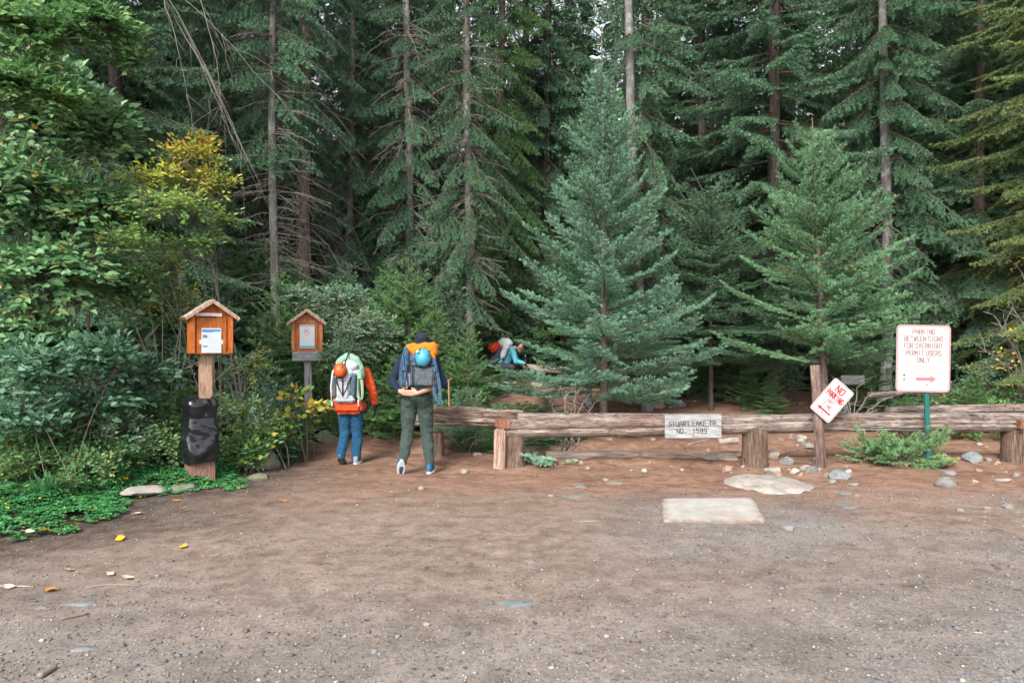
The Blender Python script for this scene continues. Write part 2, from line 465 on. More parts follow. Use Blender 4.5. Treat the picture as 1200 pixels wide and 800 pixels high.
# ================================================================= conifer prototypes
fir_sizes = (.28, .55, .95, 1.5, 2.1)
FIRK = dict(sp=.070, ang=48, ratio=.42, tsp=.068, droop=.04, lift=.16, bare=.06, hang=.02)
BS_FIR = bough_set(10, fir_sizes, 330, .036, .0085, **FIRK) + bough_set(20, fir_sizes[1:4], 330, .036, .0085, **FIRK)
MIDK = dict(sp=.075, ang=50, ratio=.38, tsp=.075, droop=.26, lift=.12, bare=.18, hang=.35)
BS_BIG = bough_set(30, (.4, .9, 1.5, 2.3), 190, .042, .014, **MIDK) + bough_set(37, (.5, 1.1, 1.8, 2.6), 190, .042, .014, **MIDK)
BS_HANG = bough_set(44, (.4, .8, 1.2, 1.7), 210, .042, .014, sp=.06, ang=62, ratio=.34, tsp=.06, droop=.55, lift=.10, bare=.22, hang=1.2)
BS_HANG += bough_set(48, (.6, 1.0, 1.5), 210, .042, .014, sp=.06, ang=62, ratio=.34, tsp=.06, droop=.4, lift=.05, bare=.15, hang=1.6)
BS_FAR = bough_set(50, (.6, 1.3, 2.2), 30, .14, .055, sp=.19, ang=50, ratio=.36, tsp=0, droop=.3, lift=.1, bare=.12, hang=.3)
BS_TINY = bough_set(60, (.2, .4, .7), 330, .026, .0075, sp=.05, ang=55, ratio=.36, tsp=.05, droop=.12, lift=.06, bare=.05, hang=.2)
CROWN = {}
def wig(seed, amp, lean=(0, 0)):
    r = rs(seed); a, b, c, d = r.uniform(-1, 1, 4)
    return lambda z: (lean[0] * z + amp * a * math.sin(z * .45 + b * 3), lean[1] * z + amp * c * math.sin(z * .38 + d * 3))
straight = lambda z: (0.0, 0.0)
CROWN['tall_low'] = conifer_crown(101, .9, 19, 20, 2.5, BS_BIG, BS_FAR, 10.5, el_top=30, el_low=-12, whorl=.34, per=6, gap=.08)
CROWN['tall_mid'] = conifer_crown(102, 2.2, 18, 19, 1.9, BS_HANG + BS_BIG[:2], BS_FAR, 10.5, el_top=30, el_low=-22, whorl=.30, per=5, gap=.10, widest=.10)
CROWN['tall_hang'] = conifer_crown(103, 1.9, 17, 18, 1.55, BS_HANG, BS_FAR, 10.5, el_top=20, el_low=-28, whorl=.28, per=5, gap=.10, widest=.10)
CROWN['tall_high'] = conifer_crown(104, 5.2, 18, 19, 1.7, BS_HANG, BS_FAR, 11.0, el_top=20, el_low=-22, whorl=.36, per=5, gap=.2, widest=.12)
CROWN['tall_gap'] = conifer_crown(109, 1.9, 18, 19, 1.7, BS_HANG, BS_FAR, 10.5, el_top=20, el_low=-26, whorl=.36, per=5, gap=.30, widest=.10)
CROWN['far_a'] = conifer_crown(105, 1.5, 20, 21, 2.6, BS_FAR, whorl=.55, per=5, el_low=-15)
CROWN['far_b'] = conifer_crown(106, .6, 16, 17, 2.9, BS_FAR, whorl=.5, per=5, el_low=-8)
CROWN['sapling_a'] = conifer_crown(107, .12, 1.25, 1.4, .62, BS_TINY + BS_FIR[:2], whorl=.12, per=5, el_low=0, el_top=45)
CROWN['sapling_b'] = conifer_crown(108, .15, 2.3, 2.5, .95, BS_FIR[:3], whorl=.17, per=5, el_low=-6, el_top=40)
BARE = {'bare_a': dead_branches(201, 1.3, 7.5, 130, 1.15), 'bare_b': dead_branches(202, 1.8, 8.0, 150, 1.3, .7, thick=.010), 'bare_c': dead_branches(203, .8, 4.0, 45, .8, .2)}
for k_, m_ in CROWN.items():
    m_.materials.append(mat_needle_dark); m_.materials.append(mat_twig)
for m_ in BARE.values(): m_.materials.append(mat_dead)

def mat_variant(me, m):   # the same crown geometry with another foliage material
    c = me.copy(); c.materials[0] = m; return c
CROWN['bright_low'] = mat_variant(CROWN['tall_low'], mat_needle_bright)
CROWN['bright_hang'] = mat_variant(CROWN['tall_hang'], mat_needle_bright)
CROWN['yellow_low'] = mat_variant(CROWN['tall_low'], mat_needle_yellow)
CROWN['sapling_c'] = mat_variant(CROWN['sapling_a'], mat_needle_bright)
CROWN['sapling_d'] = mat_variant(CROWN['sapling_b'], mat_needle_bright)

TS = [0]
def conifer(px, Y, crown, tr, barkm, label, group=None, s=1.0, rz=None, bare=None, hgt=19, lean=(0, 0), name='conifer_tree', x=None, dz=0.0, trunk_h=None):
    TS[0] += 1
    r = rs(500 + TS[0])
    x = X(px, Y) if x is None else x
    t = empty(name, (x, Y, h1(x, Y) + dz), 0)
    tag(t, label, 'tree', group)
    ax = lambda z: (lean[0] * z, lean[1] * z)
    tm = trunk_mesh(500 + TS[0], trunk_h or hgt * s, tr, tr * .25, lambda z: (lean[0] * z + .05 * math.sin(z * .5 + TS[0]) * min(1, z), lean[1] * z))
    link('trunk', tm, t, [barkm])
    q = r.rand() * 6.28 if rz is None else rz
    for nm, dct, key in (('crown', CROWN, crown), ('bare_branches', BARE, bare)):
        if key:
            o = link(nm, dct[key], t); o.rotation_euler = (-lean[1], lean[0], q); o.scale = (s, s, s)
    return t

# --- the trees one can tell apart, left to right
TALL = 'tall conifers standing at the edge of the forest'
conifer(257, 15.0, 'tall_high', .085, mat_bark_grey, 'thin grey trunk between the yellow-leaved shrub and the slender pale trunk, drooping dead twigs', bare='bare_b', s=.95)
conifer(322, 13.0, 'tall_high', .095, mat_bark_grey, 'slender pale grey bare trunk with fine dead twigs, above and between the two notice boxes', bare='bare_a', s=.92, rz=2.0)
conifer(358, 15.0, 'tall_high', .165, mat_bark_brown, 'stout reddish brown trunk ringed by dead twigs, rising over the smaller notice box', bare='bare_b', s=1.05, rz=4)
conifer(411, 16.5, 'tall_gap', .105, mat_bark_grey, 'grey trunk with green boughs in tiers above the hiker in the red jacket', bare='bare_a', s=1.0)
conifer(455, 17.5, 'tall_gap', .12, mat_bark_brown, 'brown trunk half hidden by hanging boughs above the space between the two hikers', bare='bare_b', s=1.0)
conifer(478, 16.0, 'tall_gap', .12, mat_bark_grey, 'lichen grey trunk with hanging sprays directly above the hiker in green trousers', bare='bare_b', s=1.05)
conifer(549, 15.0, 'tall_gap', .115, mat_bark_grey, 'pale trunk with drooping grey green sprays, above the left end of the log barrier', bare='bare_a', s=1.0, rz=1)
conifer(588, 18.0, 'bright_hang', .13, mat_bark_brown, 'brighter green conifer behind and left of the large young fir', s=1.15)
conifer(757, 12.9, 'tall_gap', .11, mat_bark_pale, 'pale lichen covered trunk leaning just behind the large young fir', bare='bare_c', s=.95, lean=(-.045, 0.0))
conifer(640, 19.5, 'tall_mid', .14, mat_bark_dark, 'dark trunked conifer seen far up behind the tip of the large young fir', s=1.1)
conifer(905, 15.2, 'tall_low', .16, mat_bark_dark, 'broad dark conifer with heavy tiers of boughs over the dirt slope', s=1.15, rz=.4)
conifer(822, 17.0, 'tall_low', .15, mat_bark_dark, 'dense blue green conifer between the large young fir and the broad dark conifer', s=1.1, rz=2.4)
conifer(1037, 13.6, 'tall_mid', .115, mat_bark_pale, 'thicker of the pair of grey trunks behind the white parking sign', s=.98, rz=2.2, bare='bare_c')
conifer(1052, 15.0, 'tall_mid', .10, mat_bark_grey, 'thinner of the pair of grey trunks behind the white parking sign', s=1.0)
conifer(1150, 14.0, 'tall_low', .14, mat_bark_brown, 'brown trunked conifer behind the fir sapling at the right side of the parking sign', s=.98, rz=5, bare='bare_c')
conifer(1250, 12.0, 'yellow_low', .15, mat_bark_brown, 'conifer with yellowing bough tips reaching in at the right edge', s=.95, rz=3)
conifer(132, 11.5, 'tall_low', .13, mat_bark_dark, 'conifer with dark trunk and bluish boughs behind the broadleaf shrubs at left', s=.98, rz=1.4, bare='bare_c')
conifer(30, 12.0, 'tall_low', .15, mat_bark_dark, 'dark conifer behind the large leaved thicket at the left edge', s=1.0, rz=2.9)
conifer(1110, 17.5, 'bright_low', .14, mat_bark_grey, 'green conifer behind the pair of grey trunks', s=1.1)

# --- middle rows and far rows
r = rs(77)
MIDL = 'tall conifer among the crowded trunks in the shade of the forest'
cand = []
for i in range(400):
    Y = r.uniform(17.5, 33); px = r.uniform(-120, 1330)
    x = X(px, Y)
    if any((x - a) ** 2 + (Y - b) ** 2 < 2.4 ** 2 for a, b in cand): continue
    cand.append((x, Y))
    if len(cand) >= 64: break
for i, (x, Y) in enumerate(cand):
    near = Y < 23
    cr = ['tall_low', 'tall_mid', 'tall_hang', 'far_a', 'bright_low'][r.randint(5)] if near else ['far_a', 'far_b'][r.randint(2)]
    conifer(0, Y, cr, r.uniform(.10, .17), [mat_bark_grey, mat_bark_dark, mat_bark_brown][r.randint(3)], MIDL, 'conifers in the shade of the forest', s=r.uniform(.9, 1.2), x=x, bare=['bare_a', None, 'bare_b'][r.randint(3)] if near else None, hgt=18)
# side flanks and the wood far behind: one mass
fv = []; 
def far_mass():
    r = rs(78); parts = []
    spots = []
    for i in range(2600):
        a = r.uniform(-1.25, 1.25); d = r.uniform(34, 75)
        x, y = d * math.sin(a), d * math.cos(a)
        if any((x - p) ** 2 + (y - q) ** 2 < 9 for p, q in spots): continue
        spots.append((x, y))
    for i in range(60):   # the flanks beside the lot
        sx = r.choice([-1, 1]); x = sx * r.uniform(13, 24); y = r.uniform(6, 30)
        spots.append((x, y))
    for x, y in spots:
        z0 = h1(x, y); s = r.uniform(.85, 1.3); Ht = 20 * s
        n = 34; zz_ = r.rand(n) ** 1.1
        for k in range(n):
            zk = (.06 + .92 * zz_[k]) * Ht; R_ = 3.0 * s * (1 - zk / Ht) + .3; az = r.rand() * 6.28
            nn = 5
            for q in range(nn):
                b = az + r.uniform(-.4, .4); l = R_ * r.uniform(.6, 1.1)
                p0 = np.array([x + .2 * l * math.cos(b), y + .2 * l * math.sin(b), z0 + zk + r.uniform(-.4, .4)])
                p1 = np.array([x + l * math.cos(b), y + l * math.sin(b), p0[2] - .3 * l])
                w = np.array([-math.sin(b), math.cos(b), r.uniform(-.6, .2)]) * (.28 * l)
                m = p0 * .45 + p1 * .55
                parts.append((p0, m + w, p1)); parts.append((p0, p1, m - w + [0, 0, .1]))
    return np.array(parts)
tri = far_mass()
tone = rs(3).uniform(0, .7, len(tri))
V, T, tn = soup(tri, tone)
fo = link('far_forest', np_mesh('far_forest', V, T, None, tn), None, [mat_needle_dark]); tag(fo, 'deep conifer wood closing off the view behind the tree trunks', 'forest', kind='stuff')

# --- the young firs in front
YF = dict(whorl=.26, per=6)
def young_fir(px, Y, top_py, R, h0, seed, m, label, bs=BS_FIR, axis=None, s=1.0, el_top=46, el_low=-6, prof=.8, bark_=mat_bark_brown, tr=.075, **kw):
    x = X(px, Y); z = h1(x, Y); Ht = Z(top_py, Y) - z
    t = empty('young_fir', (x, Y, z)); tag(t, label, 'tree')
    ax = axis or straight
    cm = conifer_crown(seed, h0, Ht - kw.get('lead', .42), Ht, R, bs, whorl=kw.get('whorl', .20), per=kw.get('per', 7), el_top=el_top, el_low=el_low, prof=prof, axis=ax, gap=kw.get('gap', .05), jl=kw.get('jl', (.5, 1.25)))
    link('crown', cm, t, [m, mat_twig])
    link('trunk', trunk_mesh(seed, Ht, tr, .007, ax, flare=.2), t, [bark_])
    return t
leanA = lambda z: (-.006 * z, 0.0)
young_fir(708, 11.3, 32, 1.72, .62, 301, mat_needle_fir, 'largest young fir, its tall bare leader rising behind the log barrier', axis=leanA, prof=.88, el_top=62, el_low=4, gap=.14, whorl=.25, per=7, lead=.85)
young_fir(968, 11.6, 138, 1.6, 1.1, 302, mat_needle_fir_b, 'young fir with yellowing inner needles standing between the two parking signs', axis=lambda z: (-.05 * z * .9, 0), prof=.72, el_top=55, el_low=6, gap=.12, whorl=.25, per=7)
bent = lambda z: (-.36 * max(0, z - 3.55) ** 1.6 - .0 * z, 0)
young_fir(833, 12.9, 196, 1.9, .95, 303, mat_needle_dark, 'young fir with a nodding bent tip just right of the largest young fir', axis=bent, el_top=35, gap=.12, whorl=.25, per=7, tr=.05, bark_=mat_bark_dark)
# ================================================================= broadleaf plants
def nrmz(a): return a / (np.linalg.norm(a, axis=-1, keepdims=True) + 1e-9)
def leaf_tris(r, pos, dr, up, size, tone, asp=.55, fold=.18, curl=.15, quadn=4):
    """an ovate folded leaf per row: 4 triangles"""
    N = len(pos); dr = nrmz(dr); sd = nrmz(np.cross(dr, up)); up = np.cross(sd, dr)
    L = size[:, None]; w = L * asp * .5
    base = pos; tip = pos + dr * L - up * L * curl
    def s_(sg, f, k): return pos + dr * L * f + sd * sg * w * k + up * (w * k * fold * 2 - L * curl * f * f)
    out = []
    for sg in (-1, 1):
        a, b = s_(sg, .30, 1.0), s_(sg, .66, .72)
        out.append(np.stack([base, a, b] if sg > 0 else [base, b, a], 1)); out.append(np.stack([base, b, tip] if sg > 0 else [base, tip, b], 1))
    return np.concatenate(out), np.tile(tone, 4)

def shrub_mesh(seed, root, blobs, ntw, leaf, spacing, tw=.35, tonef=None, asp=.55, stems=5, pale=.0, flat=.75, wood=.006, droop=.2):
    """blobs: list of (cx,cy,cz,rx,ry,rz,weight). returns foliage mesh, wood mesh (local coords)"""
    r = rs(seed); Bl = np.array(blobs, float); wt = Bl[:, 6] / Bl[:, 6].sum()
    lt, lt_t = [], []; V_, Q_, off = [], [], 0
    def addtube(pts, ra, rb, sides=4):
        nonlocal off
        V, q = tube_arrays(pts, np.linspace(ra, rb, len(pts)), sides); V_.append(V); Q_.append(q + off); off += len(V)
    root = np.array(root, float)
    nodes = []
    for b in Bl:      # a few limbs run up into each clump
        for k in range(max(1, int(stems * b[6] / Bl[:, 6].max()))):
            tgt = b[:3] + r.normal(0, .35, 3) * b[3:6]; n = 8; t = np.linspace(0, 1, n)[:, None]
            st = root + np.array([r.uniform(-.22, .22), r.uniform(-.15, .15), 0])
            mid = st * .6 + tgt * .4 + np.array([0, 0, .35 * (tgt[2] - st[2])]) + r.normal(0, .12, 3)
            pts = (1 - t) ** 2 * st + 2 * t * (1 - t) * mid + t * t * tgt
            addtube(pts, wood * 1.6, wood * .5, 5); nodes.append(pts[3:])
    nodes = np.concatenate(nodes)
    for i in range(ntw):
        b = Bl[r.choice(len(Bl), p=wt)]
        v = r.normal(size=3); v /= np.linalg.norm(v); v[2] = abs(v[2]) * 1.0 if r.rand() < .65 else v[2]
        q = b[:3] + v * b[3:6] * r.uniform(.35, 1.05) ** .6
        nd = nodes[np.argmin(((nodes - q) ** 2).sum(1))]
        out = nrmz(q - nd) * .5 + nrmz(v * np.array([1, 1, .5])) * .7 + np.array([0, 0, .25]); out = nrmz(out)
        l = tw * r.uniform(.6, 1.3)
        n = 6; t = np.linspace(0, 1, n)[:, None]
        st = q - out * l
        pts = st + out * l * t - np.array([0, 0, droop * l]) * t ** 2
        addtube(pts, wood * .5, wood * .2, 3)
        if i % 4 == 0:
            m_ = (nd + st) / 2 + r.normal(0, .05, 3); tt = np.linspace(0, 1, 5)[:, None]
            addtube((1 - tt) ** 2 * nd + 2 * tt * (1 - tt) * m_ + tt ** 2 * st, wood * .9, wood * .5, 4)
        m = max(3, int(l / spacing)); f = np.linspace(.15, 1, m)
        p = st + out * l * f[:, None] - np.array([0, 0, droop * l]) * (f ** 2)[:, None]
        side = nrmz(np.cross(out, [0, 0, 1.0])); sg = np.where(np.arange(m) % 2 == 0, 1, -1)[:, None]
        dirs = nrmz(out * .55 + side * sg * .9 + r.normal(0, .22, (m, 3)) + np.array([0, 0, -.18]))
        dirs[-1] = out
        up = nrmz(np.array([0, 0, .85]) * flat + r.normal(0, .38, (m, 3)) + np.array([-.08, -.50, 0]))
        sz = leaf * r.uniform(.6, 1.15, m)
        tn = np.clip((tonef(q, r) if tonef else .4) + r.uniform(-.12, .12, m), 0, 1)
        T, t_ = leaf_tris(r, p, dirs, up, sz, tn, asp)
        lt.append(T); lt_t.append(t_)
    V, T, tn = soup(np.concatenate(lt), np.concatenate(lt_t))
    return np_mesh('leaves', V, T, None, tn), np_mesh('stems', np.concatenate(V_), np.concatenate(Q_), smooth=True)

mat_leaf_dark = leafmat('dark broad leaves', [(0, (.040, .125, .042)), (.45, (.095, .225, .085)), (.75, (.18, .34, .15)), (.93, (.27, .43, .20)), (1, (.5, .33, .06))])
mat_leaf_grey = leafmat('matt broad leaves', [(0, (.045, .12, .065)), (.5, (.11, .23, .13)), (.85, (.22, .37, .24)), (1, (.40, .28, .07))])
mat_leaf_light = leafmat('fresh green leaves', [(0, (.045, .15, .04)), (.5, (.12, .26, .085)), (.85, (.24, .40, .15)), (1, (.50, .45, .07))], .35)
mat_leaf_yellow = leafmat('turning leaves', [(0, (.06, .17, .05)), (.35, (.18, .34, .09)), (.6, (.38, .46, .08)), (.8, (.62, .50, .07)), (1, (.62, .30, .05))], .35)
mat_leaf_clover = leafmat('clover leaves', [(0, (.025, .12, .035)), (.5, (.055, .23, .065)), (.85, (.12, .34, .12)), (1, (.35, .38, .07))], .2, .45)
mat_stem = simple('shrub stems', (.17, .14, .11), .85, .3, 20)
mat_stem_pale = simple('pale shrub stems', (.30, .27, .23), .85, .3, 20)
mat_fern = leafmat('fern fronds', [(0, (.025, .11, .035)), (.5, (.05, .18, .06)), (1, (.12, .27, .10))], .25)

def shrub(px, py, Y, label, blobs_px, ntw, leaf, spacing, m, seed, name='shrub', cat='shrub', stemm=None, group=None, **kw):
    """blobs_px: (px,py,Y,r_px,rz_px,weight)"""
    x = X(px, Y); z = h1(x, Y)
    t = empty(name, (x, Y, z)); tag(t, label, cat, group)
    bl = []
    for (a, b, YY, ra, rb, wt) in blobs_px:
        c = P(a, b, YY); bl.append((c.x - x, c.y - Y, c.z - z, ra / F * YY, max(.25, ra / F * YY * .8), rb / F * YY, wt))
    lm, wm = shrub_mesh(seed, (0, 0, -.05), bl, ntw, leaf, spacing, **kw)
    link('leaves', lm, t, [m]); link('stems', wm, t, [stemm or mat_stem]); return t

orange_some = lambda base, k=.04: (lambda q, r: 1.0 if r.rand() < k else base + r.uniform(-.2, .3))
shrub(60, 520, 7.9, 'large thicket with broad dark green leaves filling the left edge', [
    (35, 110, 7.6, 75, 70, 1.3), (110, 150, 7.9, 60, 55, 1.1), (30, 220, 7.5, 70, 60, 1.3), (110, 250, 7.8, 65, 50, 1.1), (60, 320, 7.5, 80, 50, 1.2), (140, 330, 8.4, 45, 40, .7), (30, 400, 7.6, 60, 50, 1.0), (-50, 260, 7.3, 60, 150, 1.0)],
    2300, .108, .060, mat_leaf_dark, 401, name='broadleaf_thicket', tw=.42, tonef=orange_some(.60, .012), asp=.62, stems=1)
shrub(-190, 560, 6.8, 'overhanging shrub with bright fresh green leaves in the upper left corner', [
    (30, 30, 6.8, 70, 35, 1.0), (110, 25, 7.0, 60, 28, .9), (10, 90, 6.7, 50, 30, .5), (150, 60, 7.2, 30, 22, .25), (60, 110, 6.9, 45, 25, .4)],
    900, .085, .045, mat_leaf_light, 402, name='overhanging_shrub', tw=.36, tonef=lambda q, r: .45 + r.uniform(-.2, .35), asp=.55, stems=1, wood=.004)
shrub(250, 470, 8.9, 'tall slender shrub with leaves turning yellow, over the larger notice box', [
    (222, 178, 7.9, 44, 24, 1.0), (178, 205, 7.7, 46, 20, .8), (250, 215, 8.0, 34, 26, .9), (200, 238, 7.6, 60, 24, 1.1), (150, 275, 7.6, 44, 22, .7), (264, 256, 8.1, 24, 22, .5), (222, 282, 7.9, 46, 18, .5), (165, 318, 7.9, 34, 18, .4), (205, 195, 8.2, 30, 16, .4), (240, 160, 8.1, 20, 12, .3)],
    800, .062, .038, mat_leaf_yellow, 403, name='yellow_leaved_shrub', tw=.30, tonef=lambda q, r: float(np.clip(.16 + .50 * (q[2] - 2.4) / 1.5 + .13 * (q[0] > -.15) * (q[2] > 3.2) + r.uniform(-.16, .16), 0, .9)), asp=.5, stems=1, stemm=mat_stem, flat=1.0, wood=.0035)
shrub(200, 520, 8.6, 'loose shrub with small yellow and green leaves beside the larger notice box', [
    (195, 310, 8.8, 30, 30, .5), (150, 350, 8.7, 40, 30, .7), (215, 355, 8.9, 30, 30, .5), (300, 430, 9.2, 26, 30, .4)],
    420, .055, .04, mat_leaf_yellow, 404, name='loose_shrub', tw=.3, tonef=lambda q, r: r.choice([.1, .2, .3, .45, .75]), stems=3, stemm=mat_stem_pale)
shrub(90, 560, 7.0, 'low shrub with large paired grey green leaves under the thicket', [
    (40, 430, 7.1, 60, 38, 1.0), (120, 415, 7.6, 45, 35, .8), (20, 485, 7.0, 60, 24, .7), (110, 470, 7.6, 50, 24, .6), (170, 440, 8.3, 40, 34, .6)],
    800, .095, .055, mat_leaf_grey, 405, name='low_shrub', tw=.34, tonef=lambda q, r: .35 + r.uniform(-.2, .3), asp=.6, stems=1, wood=.0028)
shrub(390, 500, 11.2, 'rounded shrub with small pale green leaves behind the smaller notice box', [
    (400, 350, 11.4, 40, 24, 1.0), (350, 345, 11.8, 26, 18, .5), (430, 390, 11.0, 45, 35, 1.0), (400, 420, 10.8, 34, 30, .8)],
    1100, .05, .034, mat_leaf_grey, 406, name='rounded_shrub', tw=.26, tonef=lambda q, r: .6 + r.uniform(-.25, .3), stems=4)
# bare crooked stems arching behind the larger notice box
def arcs(seed, root, ends, ra, rb, wob=.06, n=10, sub=3, curve=.5, spread=.06):
    r = rs(seed); mb = MB()
    for e in ends:
        e = np.array(e, float); ro = np.array(root, float) + r.normal(0, spread, 3) * [1, 1, 0]
        t = np.linspace(0, 1, n)[:, None]; m_ = ro * .5 + e * .5 + np.array([r.uniform(-.2, .2), 0, curve * abs(e[2] - ro[2]) + .1])
        pts = (1 - t) ** 2 * ro + 2 * t * (1 - t) * m_ + t * t * e + r.normal(0, wob, (n, 3)) * t * .6
        mb.tube(pts, np.linspace(ra, rb, n), 6)
        for k in range(sub):
            i = r.randint(n // 3, n - 1); l = np.linalg.norm(e - ro) * r.uniform(.1, .3); dd = nrmz((pts[-1] - pts[i // 2]) * .6 + r.normal(0, .5, 3)); tt = np.linspace(0, 1, 5)[:, None]
            mb.tube(pts[i] + dd * l * tt + r.normal(0, .012, (5, 3)) - np.array([0, 0, .25 * l]) * tt ** 2, np.linspace(rb * 1.6, rb * .5, 5), 4)
    return mb
def bare_plant(px, Y, label, ends_px, ra, rb, seed, name='bare_shrub', m=None, base=None, root=None, cat='shrub', **kw):
    x = X(px, Y); z = h1(x, Y)
    ends = [tuple(P(a, b, YY) - Vector((x, Y, z))) for a, b, YY in ends_px]
    if root: root = tuple(P(*root) - Vector((x, Y, z)))
    mb = arcs(seed, root or (0, 0, -.05), ends, ra, rb, **kw)
    o = mb.build(name, m or mat_dead, None, True); o.location = (x, Y, z); tag(o, label, cat); return o
bare_plant(80, 8.6, 'leaning crooked grey stems crossing the dark gap left of the larger notice box', [(150, 370, 8.7), (235, 425, 8.8), (130, 400, 8.4), (185, 380, 8.9), (110, 350, 8.6)], .030, .010, 411, name='crooked_stems', wob=.05, sub=4, curve=.15)
bare_plant(283, 9.5, 'thin upright bare stems beside the post of the larger notice box', [(270, 400, 9.5), (300, 440, 9.4), (262, 445, 9.2), (240, 300, 9.6)], .016, .006, 412, name='leafless_shrub', wob=.04)
bare_plant(310, 12.0, 'arching pale dead branches sweeping down in the gap above the larger notice box', [(285, 190, 11), (300, 215, 11), (262, 150, 10.8), (340, 130, 11.2), (318, 250, 11.3), (230, 140, 10.6)], .007, .002, 413,
    name='arching_dead_branch', root=(190, -40, 11), wob=.05, sub=6, curve=.12, cat='branch', spread=.35)

# understory: one of each kind, then copies
def proto_shrub(name, seed, rad, hgt, ntw, leaf, m, tonef, asp=.6, tw=.22, label='', stems=3, **kw):
    t = empty(name, (0, 0, 0))
    lm, wm = shrub_mesh(seed, (0, 0, -.03), [(0, 0, hgt * .55, rad, rad, hgt * .45, 1), (rad * .4, -rad * .2, hgt * .35, rad * .6, rad * .6, hgt * .3, .5)], ntw, leaf, leaf * .7, tw=tw, tonef=tonef, asp=asp, stems=stems, wood=.004, **kw)
    link('leaves', lm, t, [m]); link('stems', wm, t, [mat_stem]); return t
def fern_mesh(seed, n=9, L=.75):
    r = rs(seed); tr, tn = [], []
    for k in range(n):
        az = k / n * 2 * PI + r.uniform(-.3, .3); l = L * r.uniform(.7, 1.1); rise = r.uniform(.5, 1.0)
        m = 26; f = np.linspace(.12, 1, m)
        hx = l * .85 * f; hz = l * (rise * f - (rise * .75) * f ** 2.2)
        p = np.stack([hx * math.cos(az), hx * math.sin(az), hz], 1); d = nrmz(np.gradient(p, axis=0))
        sd = nrmz(np.cross(d, [0, 0, 1.0])); up = np.cross(sd, d)
        w = l * .20 * np.sin(np.clip(f * 1.05, 0, 1) * PI * .93 + .12) + .01
        for sg in (-1, 1):
            T, t_ = leaf_tris(r, p, sd * sg + d * .45 - up * .15 + r.normal(0, .06, (m, 3)), up, w, np.full(m, .5) + r.uniform(-.3, .3), .24, .1, .15); tr.append(T); tn.append(np.clip(t_, 0, 1))
    V, T, t_ = soup(np.concatenate(tr), np.concatenate(tn)); return np_mesh('fronds', V, T, None, t_)
P_A = proto_shrub('leafy_shrub', 421, .42, .75, 150, .068, mat_leaf_light, lambda q, r: .32 + r.uniform(-.3, .35))
P_B = proto_shrub('yellowing_shrub', 422, .36, .55, 80, .070, mat_leaf_yellow, lambda q, r: float(r.choice([.05, .15, .3, .4, .55, .7], p=[.1, .2, .25, .2, .15, .1])), asp=.8)
P_C = proto_shrub('light_green_shrub', 423, .40, .60, 130, .070, mat_leaf_light, lambda q, r: .55 + r.uniform(-.3, .35) + (.5 if r.rand() < .05 else 0), asp=.75)
P_D = proto_shrub('grey_green_shrub', 424, .50, 1.0, 150, .05, mat_leaf_grey, lambda q, r: .5 + r.uniform(-.3, .4), asp=.5)
P_F = empty('fern'); link('fronds', fern_mesh(425), P_F, [mat_fern])
P_F2 = empty('fern'); link('fronds', fern_mesh(426, 11, .95), P_F2, [mat_fern])
def sapl(crown, hgt, name='conifer_sapling'):
    t = empty(name); link('crown', CROWN[crown], t); link('trunk', trunk_mesh(9, hgt, .016, .004, flare=.1, sides=6), t, [mat_bark_brown]); return t
P_S1, P_S2, P_S3, P_S4 = sapl('sapling_a', 1.4), sapl('sapling_b', 2.5), sapl('sapling_c', 1.4), sapl('sapling_d', 2.5)
used = set()
def put(proto, x, Y, label, cat, group, s=1.0, rz=None, dz=0.0, tilt=0.0):
    o = copy_tree(proto) if proto.name in used else proto
    used.add(proto.name); rr = rs(int(abs(x * 977 + Y * 131) * 10) % 99991)
    o.location = (x, Y, h1(x, Y) + dz); o.scale = (s, s, s * rr.uniform(.9, 1.15)); o.rotation_euler = (tilt * rr.uniform(-1, 1), tilt * rr.uniform(-1, 1), rr.rand() * 6.28 if rz is None else rz)
    tag(o, label, cat, group); return o
r = rs(91)
GU = 'leafy plants in the undergrowth'
KLAB = {id(P_A): ('green leafy shrub in the undergrowth below the trees', 'shrub', 'leafy shrubs of the undergrowth'),
        id(P_B): ('low yellowing shrub along the plant edge near the notice boxes', 'shrub', 'yellowing low shrubs'),
        id(P_C): ('low bright green shrub in the undergrowth around the notice boxes', 'shrub', 'bright green low shrubs'),
        id(P_D): ('grey green bushy shrub in front of the forest', 'shrub', 'grey green shrubs'),
        id(P_F): ('green fern among the undergrowth below the trees', 'fern', 'ferns of the undergrowth'),
        id(P_F2): ('large green fern in front of the forest trunks', 'fern', 'large ferns'),
        id(P_S1): ('small dark green conifer sapling below the trees', 'sapling', 'small conifer saplings'),
        id(P_S2): ('shoulder high dark conifer sapling in front of the trunks', 'sapling', 'shoulder high conifer saplings'),
        id(P_S3): ('small brighter green conifer sapling below the trees', 'sapling', 'small bright conifer saplings'),
        id(P_S4): ('shoulder high brighter green conifer sapling in front of the trunks', 'sapling', 'bright shoulder high conifer saplings')}
def puts(proto, x, Y, s=1.0, **kw): return put(proto, x, Y, *KLAB[id(proto)], s=s, **kw)
def scatter(n, x0, x1, y0, y1, protos, probs, smin, smax, minb=.15, mind=.38, ymin=12.6, taken=[]):
    k = 0; tries = 0
    while k < n and tries < n * 30:
        tries += 1
        Y = r.uniform(y0, y1); a, b = x0(Y), x1(Y)
        if b <= a: continue
        x = r.uniform(a, b)
        if bank(x, Y) < minb and Y < ymin: continue
        if abs(Y - 8.1) < .55 and abs(x + 3.68) < .5: continue
        if any((x - p) ** 2 + (Y - q) ** 2 < mind ** 2 for p, q in taken): continue
        taken.append((x, Y)); k += 1
        puts(protos[r.choice(len(protos), p=probs)], x, Y, r.uniform(smin, smax))
